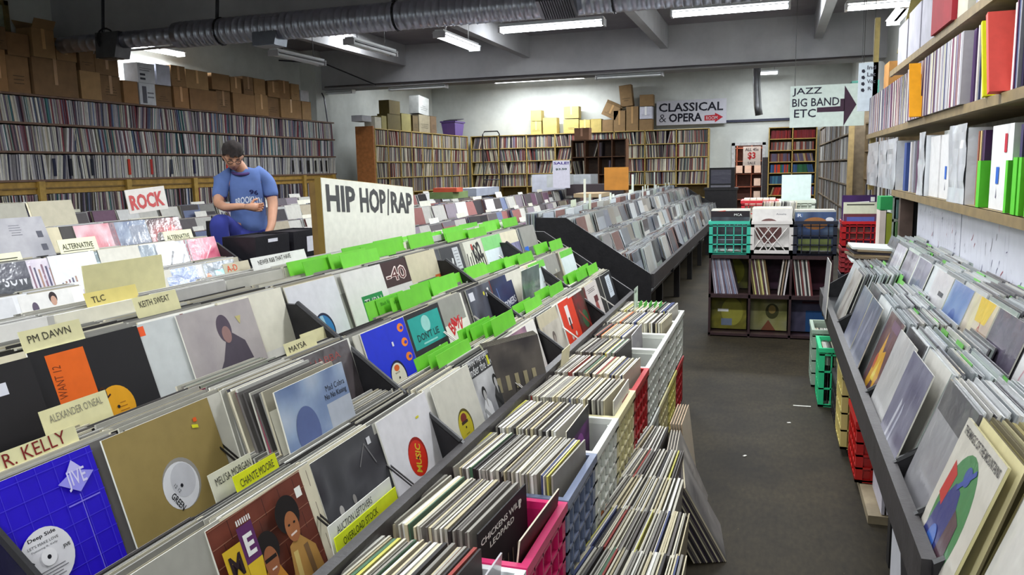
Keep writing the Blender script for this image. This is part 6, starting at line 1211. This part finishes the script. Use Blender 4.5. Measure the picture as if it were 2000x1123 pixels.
sp = mb.build('shirt_print', PAPER, shirt); sw = sp.modifiers.new('wrap', 'SHRINKWRAP'); sw.target = shirt; sw.wrap_method = 'PROJECT'; sw.use_project_y = True; sw.use_project_x = False; sw.use_project_z = False; sw.use_negative_direction = True; sw.use_positive_direction = True; sw.offset = .004
hair = MB(); rr = random.Random(4); n3 = noise2(3, 6); vals = []
for q in bm.verts:
    x, y, z = q.co; k = 1.1 + .16 * n3((x + 1) / 2.01, (z + 1) / 2.01) + rr.uniform(-.035, .035)
    if z > .3: k += .08
    hair.v.append(tuple(HF @ V((x * .073 * k, y * .094 * k + .004, z * .113 * k))))
for f in bm.faces:
    x, y, z = f.calc_center_median(); lim = .42 if y < -.35 else lerp(.42, -.55, min(1, (y + .35) / .7))
    if z > lim + .06 * math.sin(x * 9): hair.f.append(tuple(q.index for q in f.verts)); hair.c.append(shade((30, 22, 20), rr.uniform(.75, 1.3))); hair.m.append(0)
bm.free(); hair.build('hair', CLOTH, man, smooth=True)
P_ = lambda x, y, z: tuple(HF @ V((x, y, z)))
fc = MB()
for s_ in (-1, 1): fc.tube([P_(s_ * .018, -.092, .03), P_(s_ * .042, -.084, .031)], .0045, (60, 44, 40), 0, 6)
fc.build('eyebrows', CLOTH, man)
gl = MB()
for s_ in (-1, 1):
    gl.tube([P_(s_ * .03 + .022 * math.cos(a), -.1, .01 + .016 * math.sin(a)) for a in [i * 2 * PI / 16 for i in range(17)]], .0025, (40, 34, 36), 0, 5, False)
    gl.tube([P_(s_ * .052, -.098, .012), P_(s_ * .076, -.0, .008)], .002, (40, 34, 36), 0, 5)
gl.tube([P_(-.008, -.104, .014), P_(.008, -.104, .014)], .0025, (40, 34, 36), 0, 5)
gl.build('glasses', BLACK, man)
for c, nm in (((-.185, -.33, .6), 'shoe'), ((.12, -.0, .0), 'shoe')):
    sh_ = MB(); sh_.hexa([(c[0] - .045, c[1] - .15, c[2]), (c[0] + .045, c[1] - .15, c[2]), (c[0] + .045, c[1] + .13, c[2]), (c[0] - .045, c[1] + .13, c[2]), (c[0] - .035, c[1] - .13, c[2] + .05), (c[0] + .035, c[1] - .13, c[2] + .05), (c[0] + .04, c[1] + .13, c[2] + .1), (c[0] - .04, c[1] + .13, c[2] + .1)], [(120, 118, 116)] * 6); sh_.build(nm, CLOTH, man)
g = MB(); g.box(-.2, -.14, 0, .14, .2, .03, (60, 44, 40), 0, Matrix.Translation((0, 0, .57)))
st = empty('step_stool', (px + .06, py - .39, 0), 'dark stool under the browsing man\'s raised foot', 'stool'); g.build('stool_top', BLACK, st)
for a in (-.18, .12):
    for b_ in (-.12, .18): g = MB(); g.box(a - .015, b_ - .015, 0, a + .015, b_ + .015, .57, (50, 36, 34)); g.build('leg', BLACK, st)

# ================================================================ the rest of the sleeves
o = STUFF.build('vinyl_record', [PAPER, WRAP]); o['kind'] = 'stuff'; o['label'] = 'tightly packed record sleeves filling the bins, shelves, crates and floor rows'; o['category'] = 'records'
print('records', NREC[0], 'stuff faces', len(STUFF.f))
